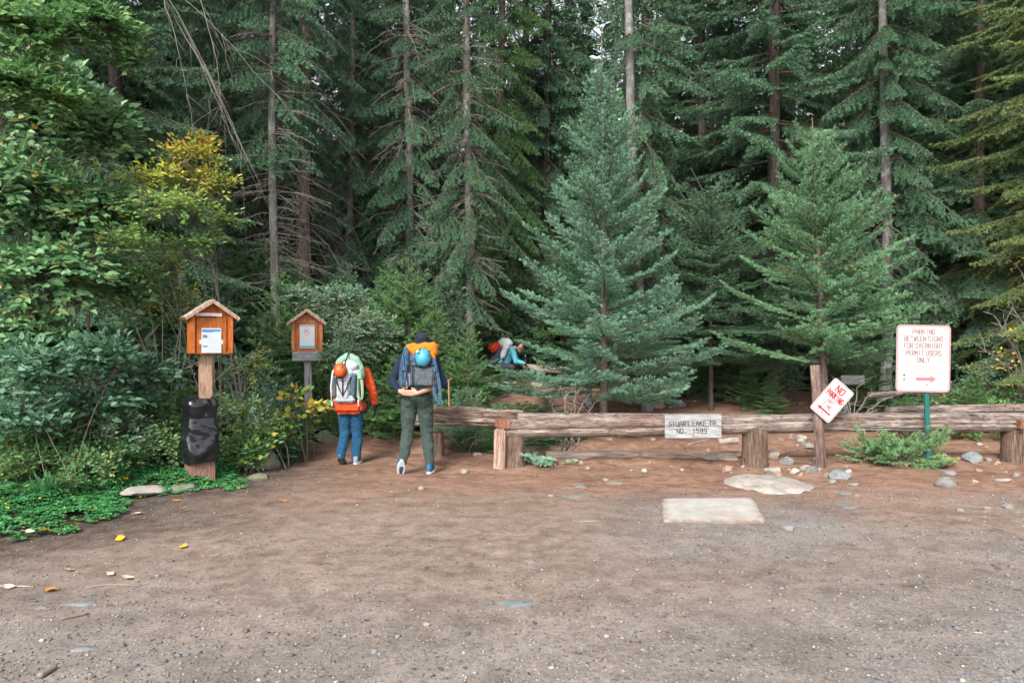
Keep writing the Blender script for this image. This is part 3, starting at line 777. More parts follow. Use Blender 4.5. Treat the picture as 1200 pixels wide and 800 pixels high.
# bank left of the path, from the front to the back
scatter(30, lambda Y: -6.0, lambda Y: -3.2, 8.0, 9.6, [P_A, P_B, P_C, P_F], [.2, .25, .45, .1], .6, .95, mind=.33)
scatter(34, lambda Y: -7.4, lambda Y: -4.3, 6.8, 8.4, [P_A, P_B, P_C, P_F], [.35, .1, .35, .2], .5, .8, mind=.38)
scatter(30, lambda Y: -8.5, lambda Y: -4.7, 7.8, 9.6, [P_A, P_C, P_F, P_D], [.35, .2, .2, .25], .8, 1.2, mind=.42)
scatter(26, lambda Y: -4.8, lambda Y: -2.9, 9.3, 11.2, [P_B, P_C, P_A], [.45, .4, .15], .6, .95, minb=.1, mind=.33)
scatter(44, lambda Y: -9.5, lambda Y: -2.9, 9.6, 12.8, [P_A, P_D, P_F, P_S1, P_S2, P_F2], [.22, .18, .14, .2, .14, .12], .8, 1.2, mind=.5)
scatter(40, lambda Y: -6, lambda Y: -1.4, 12.4, 15.0, [P_D, P_S1, P_S2, P_S3, P_S4, P_F2, P_A], [.18, .14, .18, .14, .16, .10, .10], .8, 1.25, mind=.5)
scatter(30, lambda Y: -.8, lambda Y: 1.3, 17.0, 20, [P_S2, P_S4, P_S1, P_F2, P_D], [.3, .3, .15, .1, .15], .9, 1.4, mind=.5)
scatter(12, lambda Y: 4.0, lambda Y: 11, 14.8, 18, [P_S2, P_S4, P_D], [.4, .4, .2], .8, 1.2, mind=.6)
scatter(34, lambda Y: -3.0, lambda Y: -.75, 10.9, 13.2, [P_A, P_C, P_D, P_S1, P_S3, P_F, P_S4], [.2, .12, .2, .14, .14, .1, .1], .6, .95, mind=.36, ymin=10.9)
scatter(10, lambda Y: -1.2, lambda Y: -.1, 10.1, 11.0, [P_A, P_C, P_S1, P_D], [.3, .25, .25, .2], .4, .6, mind=.3, ymin=10)
scatter(40, lambda Y: -10.5, lambda Y: -3.4, 9.6, 13.5, [P_S2, P_S4, P_D, P_S1, P_F2, P_A], [.24, .16, .2, .14, .12, .14], .8, 1.15, mind=.34)
# hand placed plants
for px, Y, p_, s in [(525, 13.2, P_S2, 1.05), (487, 13.0, P_S4, .9), (455, 13.4, P_S4, 1.0)]:
    puts(p_, X(px, Y), Y, s)
def single(proto, px, Y, label, cat, s=1.0, name=None, **kw):
    o = copy_tree(proto); rr = None
    if name: o.name = name
    if 'group' in o: del o['group']
    x = X(px, Y); o.location = (x, Y, h1(x, Y) + kw.get('dz', 0)); o.scale = (s * kw.get('sx', 1), s, s * kw.get('sz', 1)); o.rotation_euler = (kw.get('tx', 0), kw.get('ty', 0), kw.get('rz', 0))
    tag(o, label, cat); return o
single(P_S4, 1142, 11.2, 'small fir sapling with a pointed tip just right of the white parking sign', 'sapling', .43, rz=1, sx=1.1)
single(P_C, 1170, 10.9, 'light green bush behind the log at the right edge', 'shrub', 1.0)
single(P_B, 1118, 10.7, 'small yellowing bush behind the log beneath the fir sapling', 'shrub', .6)
single(P_S3, 565, 11.0, 'low spreading fir seedling behind the left log rail', 'sapling', .62, sz=.55, sx=1.5)
single(P_S3, 612, 11.2, 'low bluish fir seedling behind the log, near the kneeling hiker', 'sapling', .75, sz=.5, sx=1.4, rz=1.2)
single(P_S1, 648, 10.6, 'low dark fir seedling touching the log left of the largest young fir', 'sapling', .55, sz=.55, sx=1.3, rz=2)
single(P_S1, 740, 11.0, 'small drooping seedling at the foot of the largest young fir', 'sapling', .5, sz=.5, sx=1.2, rz=4)
single(P_C, 545, 10.3, 'light green seedling bush at the left log rail', 'shrub', .5, rz=2)
for px, Y, s_ in ((48, 7.15, .62), (92, 7.35, .66), (135, 7.5, .6), (165, 7.75, .62), (20, 7.0, .6), (112, 7.7, .8), (75, 7.6, .8)): puts(P_A if px % 2 else P_C, X(px, Y), Y, s_)
for i_, (px, Y, s_) in enumerate(((548, 10.25, .5), (580, 10.2, .55), (600, 10.6, .6), (630, 10.3, .5), (655, 11.0, .6), (590, 11.6, .6), (625, 11.9, .5), (562, 11.8, .7), (676, 10.9, .45), (640, 12.6, .5))):
    o = puts(P_S3 if i_ % 3 else P_S1, X(px, Y), Y, s_); o.scale = (s_ * 1.35, s_ * 1.2, s_ * .5); tag(o, 'low spreading bluish fir seedling behind the left part of the barrier', 'sapling', 'low fir seedlings behind the barrier')
for px, Y, p_, s_ in ((1125, 11.6, P_C, 1.0), (1185, 11.3, P_A, 1.0), (1160, 12.2, P_D, 1.1), (1210, 10.9, P_C, .9), (1100, 12.0, P_D, .8), (1195, 12.4, P_S4, .7), (1135, 10.6, P_C, .5), (1180, 10.4, P_B, .6)): puts(p_, X(px, Y), Y, s_)
for k_, (px, Y, s_) in enumerate(((880, 13.2, .9), (925, 13.6, 1.0), (1010, 12.6, .8), (1040, 12.9, .9), (1075, 13.4, .9), (985, 14.0, 1.1), (850, 14.2, 1.1), (1000, 11.6, .4), (1060, 11.7, .5), (800, 14.4, 1.0), (905, 12.4, .45))):
    puts([P_S3, P_D, P_S4, P_F2][k_ % 4], X(px, Y), Y, s_ * .8)
for k_, (px, Y, s_) in enumerate(((150, 8.3, 1.1), (185, 8.4, 1.15), (205, 8.7, 1.25), (275, 8.75, 1.15), (295, 8.9, 1.1), (315, 9.4, 1.05), (268, 9.2, 1.3), (330, 9.9, 1.1), (225, 9.2, 1.4), (170, 8.9, 1.35), (120, 8.2, 1.2), (85, 8.0, 1.1), (40, 7.8, 1.1), (60, 7.35, .8), (105, 7.2, .7), (150, 7.75, .85), (190, 7.95, .8), (285, 8.45, .7), (15, 7.3, .8), (300, 10.3, 1.3), (140, 8.7, 1.4))):
    puts([P_C, P_A, P_C, P_D][k_ % 4], X(px, Y), Y, s_)
for px, Y, s_ in ((572, 14.7, .34), (596, 14.9, .30), (584, 14.3, .30), (612, 14.6, .28)):
    o = puts(P_S3, X(px, Y), Y, s_); o.scale = (s_ * 1.7, s_ * 1.5, s_ * 1.15); tag(o, 'low bushy seedling on the slope just in front of the crouching hiker', 'sapling', 'seedlings in front of the crouching hiker')
single(P_A, 532, 12.0, 'leafy shrub just right of the walking hiker in green trousers', 'shrub', .8)
# prostrate fir in front of the log, and the fallen sprig at the barrier's left post
r2 = rs(431); pp = []
for k in range(40):
    az = r2.rand() * 6.28; L = r2.uniform(.28, .62); b = pick(BS_TINY + BS_FIR[:2], L, r2)
    place(pp, az, math.radians(r2.uniform(2, 38)), L / b[0], (r2.uniform(-.28, .28), r2.uniform(-.08, .08), r2.uniform(.05, .20)), r2.uniform(-.05, .25), r2.uniform(-.3, .3), b[1])
for k in range(12):
    L = r2.uniform(.3, .5); b = pick(BS_TINY + BS_FIR[:2], L, r2)
    place(pp, r2.uniform(-.9, .1), math.radians(r2.uniform(-5, 12)), L / b[0], (r2.uniform(.1, .35), -.1, r2.uniform(.05, .12)), .2, 0, b[1])
t = empty('ground_fir', (X(1045, 9.05), 9.05, h1(X(1045, 9.05), 9.05) - .02)); t.scale = (1.1, .8, 1.12); tag(t, 'low spreading fir bush in front of the log, around the green sign post', 'bush')
mat_ground_fir = needles('low fir needles', (.05, .14, .045), (.20, .40, .17), (.36, .34, .10))
link('crown', finish(pp, 'crown'), t, [mat_ground_fir, mat_twig])
mb = MB(); rr = rs(5)
for k in range(7): mb.tube([(rr.uniform(-.1, .1), 0, -.02), (rr.uniform(-.2, .2), rr.uniform(-.05, .05), .12), (rr.uniform(-.45, .45), rr.uniform(-.1, .1), .28)], [.012, .009, .004], 5)
mb.build('stems', mat_twig, t, True)
pp = []
for az, L in ((2.9, .45), (3.3, .5), (2.5, .4), (3.7, .4), (3.05, .6), (.2, .25), (3.5, .55), (2.7, .5), (3.15, .4)):
    b = pick(BS_TINY + BS_FIR[:2], L, r2); place(pp, az, math.radians(r2.uniform(2, 16)), L / b[0], (0, 0, .04), .3, 0, b[1])
xs = X(655, 9.1); t = empty('fallen_sprig', (xs, 9.15, h1(xs, 9.15) + .03)); tag(t, 'cut green conifer sprig lying against the left post of the barrier', 'sprig')
link('crown', finish(pp, 'crown'), t, [mat_needle_fir, mat_twig])
shrub(358, 505, 9.75, 'clump of large yellow and cream leaves at the foot of the smaller notice box', [(350, 462, 9.7, 24, 14, 1), (372, 478, 9.6, 18, 12, .7), (335, 488, 9.5, 20, 12, .6)], 46, .11, .07, mat_leaf_yellow, 433, name='yellow_leaved_plant', cat='plant', tonef=lambda q, r: float(r.choice([.35, .62, .78, .85])), tw=.2, stems=2, asp=.75)
shrub(452, 515, 10.9, 'light green broad leaved plant between the two walking hikers', [(448, 490, 10.8, 22, 12, 1), (470, 485, 11.0, 14, 10, .5)], 46, .12, .07, mat_leaf_light, 434, name='broad_leaved_plant', cat='plant', tonef=lambda q, r: .6 + r.uniform(-.2, .3), tw=.2, stems=2, asp=.85)
shrub(320, 530, 9.0, 'bright yellow green plant beside the mossy boulder', [(318, 500, 9.1, 26, 16, 1), (290, 480, 9.2, 24, 18, .8)], 90, .08, .055, mat_leaf_yellow, 435, name='broad_leaved_plant', cat='plant', tonef=lambda q, r: float(r.choice([.2, .3, .42, .55])), tw=.2, stems=2, asp=.8)
# right hand bare twigs with orange leaves
bare_plant(1215, 11.5, 'tangle of bare twigs at the right edge behind the log', [(1165, 380, 11.3), (1185, 350, 11.5), (1150, 410, 11.2), (1200, 365, 11.4), (1180, 420, 11.1), (1155, 365, 11.4), (1230, 360, 11.5)], .014, .004, 414, name='tangled_bare_shrub', wob=.07, sub=7, curve=.35)
shrub(1195, 500, 11.1, 'few orange leaves on thin stems at the right edge', [(1188, 395, 11.1, 16, 14, 1), (1172, 412, 11.0, 10, 6, .5), (1190, 310, 11.6, 14, 10, .5), (1180, 430, 11.2, 16, 12, .6)], 30, .06, .05, mat_leaf_yellow, 432, name='orange_leaved_shrub', tonef=lambda q, r: .75 + r.uniform(0, .2), tw=.16, stems=2)
bare_plant(672, 10.4, 'pale dead twiggy brush sticking up behind the log by the largest young fir', [(655, 450, 10.4), (690, 462, 10.4), (672, 448, 10.3), (700, 470, 10.5), (645, 470, 10.4), (664, 462, 10.2), (684, 452, 10.5)], .010, .003, 415, name='dead_brush', wob=.03, sub=6, curve=.2)
bare_plant(1000, 11.2, 'grey dead brush behind the tilted sign', [(985, 450, 11.2), (1015, 440, 11.3), (1040, 455, 11.2), (960, 462, 11.1), (1030, 470, 11), (975, 440, 11.4), (1055, 462, 11.3)], .011, .003, 416, name='dead_brush', wob=.04, sub=8, curve=.2)
bare_plant(545, 10.2, 'dry weed stalks hanging under the left log rail', [(520, 507, 10.0), (560, 512, 10.0), (540, 520, 9.9), (575, 515, 9.9), (600, 520, 10)], .007, .003, 417, name='dry_weeds', wob=.03, sub=5, m=mat_stem_pale, curve=.2, cat='plant')
bare_plant(655, 9.75, 'bent bare root stalks between the sprig and the low log', [(665, 520, 9.6), (680, 515, 9.6), (690, 525, 9.7), (645, 515, 9.7)], .009, .003, 418, name='bare_stalks', wob=.03, sub=4, m=mat_stem, curve=.6, cat='plant')
# stake-like stalk beside the hiker in green trousers
xk = X(526, 10.6); mb = MB(); mb.tube([(0, 0, -.1), (.005, 0, .5), (-.005, 0, .95)], [.012, .011, .008], 6); mb.tube([(-.06, 0, .93), (0, 0, .95), (.05, 0, .99)], [.006, .01, .006], 5)
o = mb.build('thin_stake', simple('reddish stalk', (.33, .19, .11), .8, .2), None, True); o.location = (xk, 10.6, h1(xk, 10.6)); tag(o, 'thin reddish brown stake standing right of the hiker in green trousers', 'stake')

# ================================================================= ground cover (nobody could count it)
r = rs(95)
def cover(n, x0, x1, y0, y1, dens, size, h0, h1_, seed, edge=.0, k3=3):
    r = rs(seed); x = r.uniform(x0, x1, n); y = r.uniform(y0, y1, n)
    b = bank(x, y) + .45 * vnoise(x, y, .5, 21) + .35 * vnoise(x, y, .15, 22)
    keep = (b > edge) & (r.rand(n) < dens(x, y, b) * (.35 + .65 * sstep(0, .35, b))) & ((b > .5) | (vnoise(x, y, .22, 29) > -.22)); x, y, b = x[keep], y[keep], b[keep]; n = len(x)
    lump = .5 + 1.1 * vnoise(x, y, .5, 23) + .8 * vnoise(x, y, .18, 24)
    z = H(x, y) + (h0 + (h1_ - h0) * np.clip(lump, 0, 1.2) + .16 * sstep(.9, 2.2, b) * np.clip(lump, .2, 1)) * (.45 + .55 * sstep(0, .5, b)) * r.uniform(.75, 1.05, n)
    pos = np.stack([x, y, z], 1); T_, t_ = [], []
    az = r.rand(n) * 6.28; tone0 = np.clip(.30 + .5 * (lump - .3) + r.uniform(-.15, .15, n), 0, .93); tone0[r.rand(n) < .022] = 1
    tiltx = r.normal(0, .28, n); tilty = r.normal(-.22, .28, n)
    up = nrmz(np.stack([tiltx, tilty, np.ones(n)], 1)); s = size * r.uniform(.6, 1.25, n)
    for k in range(k3):
        a = az + k * 2 * PI / 3
        T, t = leaf_tris(r, pos, np.stack([np.cos(a), np.sin(a), r.uniform(-.2, .15, n)], 1), up, s, tone0, .85, .12, .12); T_.append(T); t_.append(t)
    return np.concatenate(T_), np.concatenate(t_)
a1 = cover(34000, -7.2, -3.3, 4.9, 8.9, lambda x, y, b: .95 - .5 * sstep(8.2, 9, y), .031, .02, .15, 441)
a2 = cover(6500, -9.5, -3.0, 8.2, 12.5, lambda x, y, b: .6 + 0 * x, .040, .05, .22, 442)
a3 = cover(3000, -4.0, -3.0, 7.2, 8.2, lambda x, y, b: 1.0 * (b < .5), .026, .02, .07, 443, edge=-.18)
V, T, tn = soup(np.concatenate([a1[0], a2[0], a3[0]]), np.concatenate([a1[1], a2[1], a3[1]]))
gc = link('ground_cover', np_mesh('ground_cover', V, T, None, tn), None, [mat_leaf_clover]); tag(gc, 'bright green clover-like ground cover on the left bank', 'ground cover', kind='stuff')
# clump of long drooping leaves
def blade_clump(px, Y, label, n, L, seed):
    r = rs(seed); x = X(px, Y); tr, tn = [], []
    for k in range(n):
        az = r.rand() * 6.28; l = L * r.uniform(.6, 1.1); lean = r.uniform(.3, 1.1); ox, oy = r.normal(0, .05, 2)
        prev = None
        for f in np.linspace(0, 1, 6):
            p = np.array([ox + l * .8 * lean * f * math.cos(az), oy + l * .8 * lean * f * math.sin(az), l * (f * .95 - .75 * f ** 2 * lean)])
            w = np.array([-math.sin(az), math.cos(az), 0]) * .013 * math.sin(PI * min(1, f * .9 + .12))
            if prev is not None:
                tr += [(prev[0] - prev[1], prev[0] + prev[1], p + w), (prev[0] - prev[1], p + w, p - w)]; tn += [.3 + .5 * f] * 2
            prev = (p, w)
    V, T, t_ = soup(np.array(tr), np.array(tn))
    o = link('grass_clump', np_mesh('grass_clump', V, T, None, t_), None, [mat_fern]); o.location = (x, Y, h1(x, Y)); tag(o, label, 'plant')
blade_clump(55, 6.7, 'clump of long narrow arching leaves above the clover at the left edge', 90, .42, 451)
blade_clump(130, 7.3, 'smaller clump of narrow arching leaves behind the clover', 50, .34, 452)

# ================================================================= loose gravel and litter on the lot
def stones(n, seed):
    r = rs(seed)
    Y = 2.6 + 7.2 * r.rand(n) ** 1.35; x = X(r.uniform(-80, 1280, n), Y)
    gr = np.clip(sstep(.3, 3.2, x + 1.5 * vnoise(x, Y, 1.3, 11)) * (1 - sstep(6.6, 8.2, Y)), 0, 1) + .8 * (1 - sstep(3.2, 5.0, Y)) + .15 + .8 * np.clip(vnoise(x, Y, .5, 31), 0, 1)
    keep = (r.rand(n) < gr) & (bank(x, Y) < -.02); x, Y = x[keep], Y[keep]; n = len(x)
    s = .003 + .0085 * r.rand(n) ** 3.2 + .016 * (r.rand(n) < .02) * r.rand(n)
    oct_ = np.array([[1, 0, 0], [0, 1, 0], [-1, 0, 0], [0, -1, 0], [0, 0, 1], [0, 0, -1.]])
    f = np.array([[0, 1, 4], [1, 2, 4], [2, 3, 4], [3, 0, 4], [1, 0, 5], [2, 1, 5], [3, 2, 5], [0, 3, 5]])
    V = oct_[None] * s[:, None, None] * r.uniform(.6, 1.25, (n, 6, 1)) * np.stack([r.uniform(.8, 1.5, n), r.uniform(.7, 1.2, n), r.uniform(.35, .75, n)], 1)[:, None]
    a = r.rand(n) * 6.28; ca, sa = np.cos(a)[:, None], np.sin(a)[:, None]
    V = np.stack([V[..., 0] * ca - V[..., 1] * sa, V[..., 0] * sa + V[..., 1] * ca, V[..., 2]], -1)
    V += np.stack([x, Y, H(x, Y) + s * .22], 1)[:, None]
    T = (f[None] + (np.arange(n) * 6)[:, None, None]).reshape(-1, 3)
    pal = np.array([[.13, .15, .17], [.22, .235, .24], [.30, .27, .24], [.10, .095, .09], [.38, .33, .28], [.34, .235, .185], [.5, .48, .44], [.17, .145, .125]])
    c = pal[r.choice(8, n, p=[.24, .20, .14, .13, .055, .06, .012, .163])] * r.uniform(.7, 1.1, (n, 1))
    return np_mesh('gravel', V.reshape(-1, 3), T, None, None, np.repeat(c, 6, 0))
gv = link('gravel', stones(62000, 461), None, [mat('loose gravel', lambda t: t.out(t.attr('tint').outputs['Color'], .85, None, .2))]); tag(gv, 'loose grey and tan gravel strewn over the dirt lot', 'gravel', kind='stuff')
def litter(n, seed):
    r = rs(seed)
    Y = 2.8 + 13 * r.rand(n) ** 1.5; x = X(r.uniform(-80, 1280, n), Y)
    keep = (r.rand(n) < .25 + .75 * sstep(-2.4, 0, bank(x, Y)) * (Y < 9) + .7 * (Y > 9.6) + .35 * vnoise(x, Y, .8, 33)) & (bank(x, Y) < .1); x, Y = x[keep], Y[keep]; n = len(x)
    a = r.rand(n) * 6.28; l = .007 + .028 * r.rand(n) ** 2.2; w = l * r.uniform(.10, .45, n); z = H(x, Y) + .004
    d = np.stack([np.cos(a), np.sin(a), r.uniform(-.15, .35, n)], 1); s = np.stack([-np.sin(a), np.cos(a), r.uniform(-.3, .3, n)], 1); p = np.stack([x, Y, z], 1)
    V = np.stack([p - d * l[:, None] / 2, p + s * w[:, None] / 2, p + d * l[:, None] / 2, p - s * w[:, None] / 2 + [0, 0, .002]], 1)
    pal = np.array([[.06, .045, .035], [.20, .13, .08], [.36, .25, .15], [.10, .075, .055], [.45, .36, .25]]); c = pal[r.choice(5, n, p=[.34, .22, .12, .25, .07])]
    return np_mesh('leaf_litter', V.reshape(-1, 3), np.arange(n * 4).reshape(-1, 4), None, None, np.repeat(c, 4, 0))
lv = link('leaf_litter', litter(40000, 462), None, [mat('litter', lambda t: t.out(t.attr('tint').outputs['Color'], .9, None, .1))]); tag(lv, 'dry needles, bark chips and leaf scraps strewn over the dirt', 'litter', kind='stuff')
# ================================================================= wood, signs, stones
def woodmat(name, dark, mid, light, axis='x', grain=1.0, stain=None, crack=.35, rough=.85, stainpos=.55):
    sc = {'x': (2.4, 26, 26), 'z': (26, 26, 2.4)}[axis]
    def f(t):
        o = t.obj(); v = t.mapping(o, tuple(q * grain for q in sc))
        g = t.noise(2.2, 7, .68, v, .5).outputs[0]
        c = t.ramp(g, [(.30, dark), (.47, mid), (.70, light)])
        if stain:
            s = t.noise(1.6, 4, .6, t.mapping(o, tuple(q * .22 for q in sc)), .4).outputs[0]
            c = t.mix(c, stain, t.ramp(s, [(stainpos - .08, (0, 0, 0)), (stainpos + .1, (.85, .85, .85))]))
        ck = t.noise(3.5, 3, .5, t.mapping(o, tuple(q * .55 for q in sc)), .2).outputs[0]
        ckm = t.ramp(ck, [(.43 - .02, (0, 0, 0)), (.445, (1, 1, 1)), (.46, (1, 1, 1)), (.475, (0, 0, 0))])
        c = t.mix(c, tuple(x * .35 for x in dark), t.math('MULTIPLY', ckm, crack))
        kn = t.n('ShaderNodeTexVoronoi', ins={'Vector': t.mapping(o, {'x': (1.6, 5, 5), 'z': (5, 5, 1.6)}[axis]), 'Scale': 1.0}).outputs['Distance']
        c = t.mix(c, tuple(x * .55 for x in dark), t.math('MULTIPLY', t.ramp(kn, [(.07, (1, 1, 1)), (.14, (0, 0, 0))]), min(1, crack * 1.2)))
        c = t.mix(c, t.ramp(t.noise(3.0, 6, .7, o).outputs[0], [(.32, (.62, .60, .58)), (.5, (1, 1, 1)), (.7, (1.2, 1.2, 1.2))]), .8, 'MULTIPLY')
        h = t.math('SUBTRACT', g, t.math('MULTIPLY', ckm, .5))
        t.out(c, rough, t.bump(h, .8, .012), .2)
    return mat(name, f)
wood_log = woodmat('weathered log wood', (.075, .050, .040), (.22, .175, .15), (.36, .30, .265), stain=(.15, .085, .06), stainpos=.56, crack=.75, grain=.75)
wood_logL = woodmat('grey weathered log wood', (.07, .052, .042), (.23, .18, .15), (.40, .34, .285), stain=(.12, .07, .045), stainpos=.50, crack=.8, grain=.7)
wood_logR = woodmat('silvery log wood', (.08, .062, .054), (.235, .19, .165), (.38, .325, .29), stain=(.18, .11, .08), stainpos=.58, crack=.8, grain=.75)
wood_low = woodmat('pale fallen log wood', (.17, .125, .10), (.42, .35, .29), (.56, .48, .41), stain=(.25, .16, .11), stainpos=.58)
wood_post = woodmat('bark stripped post wood', (.045, .03, .024), (.12, .08, .06), (.24, .165, .12), 'z', stain=(.34, .24, .17), stainpos=.60)
wood_postside = woodmat('worn red post wood', (.17, .10, .07), (.36, .235, .175), (.50, .37, .29), 'z')
wood_cedar = woodmat('light cedar post', (.19, .11, .07), (.34, .21, .145), (.44, .30, .22), 'z', crack=.15)
wood_box = woodmat('orange stained box wood', (.26, .060, .013), (.40, .105, .020), (.50, .155, .040), 'z', grain=.8, crack=.05, rough=.5)
wood_boxdark = woodmat('orange stained door wood', (.22, .052, .010), (.34, .088, .016), (.43, .13, .030), 'z', grain=.8, crack=.05, rough=.5)
wood_shingle = woodmat('grey cedar shingles', (.20, .16, .13), (.37, .32, .28), (.52, .47, .42), 'x', crack=.3)
wood_grey = woodmat('silver grey wood', (.16, .165, .165), (.27, .275, .275), (.38, .385, .38), 'z')
wood_greysign = woodmat('grey sign wood', (.17, .175, .17), (.29, .295, .29), (.39, .395, .39), 'x')
wood_white = woodmat('whitewashed sign wood', (.20, .20, .195), (.31, .31, .30), (.39, .39, .375), 'x', crack=.12)
wood_brown = woodmat('brown stained wood', (.14, .075, .055), (.25, .14, .105), (.33, .20, .155), 'z', crack=.15)
wood_signpost = woodmat('split post wood', (.07, .045, .04), (.20, .135, .11), (.36, .26, .21), 'z', stain=(.06, .042, .045), stainpos=.5)
paper = simple('white paper', (.44, .465, .48), .6, .03)
paper_blue = simple('blue print', (.06, .22, .42), .6, .1); paper_teal = simple('teal print', (.04, .30, .36), .6, .1)
paper_dark = simple('dark print', (.05, .12, .17), .6, .1); paper_grey = simple('grey print', (.45, .52, .56), .6, .1)
paper_green = simple('pale green print', (.45, .62, .55), .6, .1); paper_pink = simple('red print', (.50, .18, .22), .6, .1)
sign_white = simple('white sign face', (.47, .46, .455), .45, .03, spec=.4)
sign_pink = simple('faded red sign paint', (.46, .20, .20), .5, .06); sign_faint = simple('sun-faded lettering', (.24, .13, .125), .5, .05)
sign_faint2 = simple('very faded lettering', (.37, .28, .275), .5, .05)
sign_red = simple('red sign paint', (.33, .02, .03), .5, .06); ink = simple('routed dark lettering', (.03, .03, .032), .8, .1); ink_grey = simple('grey routed lettering', (.20, .21, .21), .8, .1)
metal_green = simple('green painted steel', (.006, .10, .085), .45, .15, spec=.5); bolt_mat = simple('bolt steel', (.16, .16, .16), .4, .1, metallic=.8)

def log_mesh(seed, L, ra, rb, sides=40, groove=None, wob=.05, bend=.03, step=.06, flat=None, cracks=5, rag=0.0):
    """log along +X from 0 to L; groove = angle of a long split"""
    r = rs(seed); n = int(L / step); xs = np.linspace(0, L, n)
    th = np.arange(sides) / sides * 2 * PI
    rad = (ra + (rb - ra) * xs / L)[:, None] * (1 + wob * (vnoise(xs[:, None] * 1 + 0 * th, np.cos(th)[None] * 2 + np.sin(th)[None] * 3 + 0 * xs[:, None], .7, seed) * 2))
    rad = rad * (1 + .05 * vnoise(xs[:, None] + 0 * th, (th * 4)[None] + 0 * xs[:, None], .35, seed + 3) + .045 * vnoise(xs[:, None] * .35 + 0 * th, (th * 1)[None] + 0 * xs[:, None], .09, seed + 4))
    ang = [(groove, .30, .16, 0, 1)] if groove is not None else []
    for k in range(cracks): ang.append((r.uniform(2.2, 5.4), r.uniform(.08, .2), .09, r.uniform(0, .7), r.uniform(.2, .6)))
    for g, dep, wd, s0, ln in ang:
        d = np.abs((th[None] - g - .10 * np.sin(xs[:, None] * 1.1 + g) + PI) % (2 * PI) - PI)
        rad = rad * (1 - dep * np.exp(-(d / wd) ** 2) * (sstep(s0, s0 + .05, xs / L) * (1 - sstep(s0 + ln - .05, s0 + ln, xs / L)))[:, None] if ln < 1 else 1 - dep * np.exp(-(d / wd) ** 2))
    if rag: rad = rad * (1 - rag * np.clip(vnoise(xs[:, None] + 0 * th, (th * 2)[None] + 0 * xs[:, None], .25, seed + 9) * 2, 0, 1))
    cy = bend * np.sin(xs * 1.3 + seed) ; cz = bend * .6 * np.sin(xs * .9 + seed * 2)
    V = np.stack([xs[:, None] + 0 * th, cy[:, None] + rad * np.cos(th), cz[:, None] + rad * np.sin(th)], -1).reshape(-1, 3)
    mb = MB(); i = np.arange(n - 1)[:, None] * sides; j = np.arange(sides)[None]
    q = np.stack([i + j, i + (j + 1) % sides, i + sides + (j + 1) % sides, i + sides + j], -1).reshape(-1, 4)
    mb.add(V, q.tolist())
    for e, row in ((0, V[:sides]), (1, V[-sides:])):
        c = row.mean(0) + [(-.012 if e == 0 else .012), 0, 0]; V2 = np.vstack([row, (row + c) / 2 + [(-.008 if e == 0 else .008), 0, 0], c])
        f = []
        for k in range(sides):
            k2 = (k + 1) % sides; f.append([k, k2, sides + k2, sides + k]); f.append([sides + k, sides + k2, 2 * sides])
        if e == 0: f = [x[::-1] for x in f]
        mb.add(V2, f)
    return mb
def lay(mb, name, m, a, b, parent=None):
    """put a +X log so that it runs from a to b"""
    a, b = Vector(a), Vector(b); d = b - a
    o = mb.build(name, m, parent, True, auto=math.radians(40)); o.location = a; o.rotation_euler = d.to_track_quat('X', 'Z').to_euler(); return o
def post_mesh(seed, h, r0, r1, sides=22, z0=-.2, flare=0.0, wob=.07, flat=0.0):
    r = rs(seed); n = 14; z = np.linspace(z0, h, n); th = np.arange(sides) / sides * 2 * PI
    rad = (r0 + (r1 - r0) * (z - z0) / (h - z0) + flare * np.exp(-np.maximum(z, 0) / .08))[:, None] * (1 + wob * 2 * vnoise(th[None] * 1.2 + 0 * z[:, None], z[:, None] * .7 + 0 * th, .4, seed))
    V = np.stack([rad * np.cos(th), rad * np.sin(th) * (1 - flat), z[:, None] + 0 * th], -1).reshape(-1, 3)
    mb = MB(); i = np.arange(n - 1)[:, None] * sides; j = np.arange(sides)[None]
    mb.add(V, np.stack([i + j, i + (j + 1) % sides, i + sides + (j + 1) % sides, i + sides + j], -1).reshape(-1, 4).tolist() + [[(n - 1) * sides + k for k in range(sides)]])
    return mb
O_ = [(1, 0), (3, 0), (4, 1), (4, 5), (3, 6), (1, 6), (0, 5), (0, 1), (1, 0)]
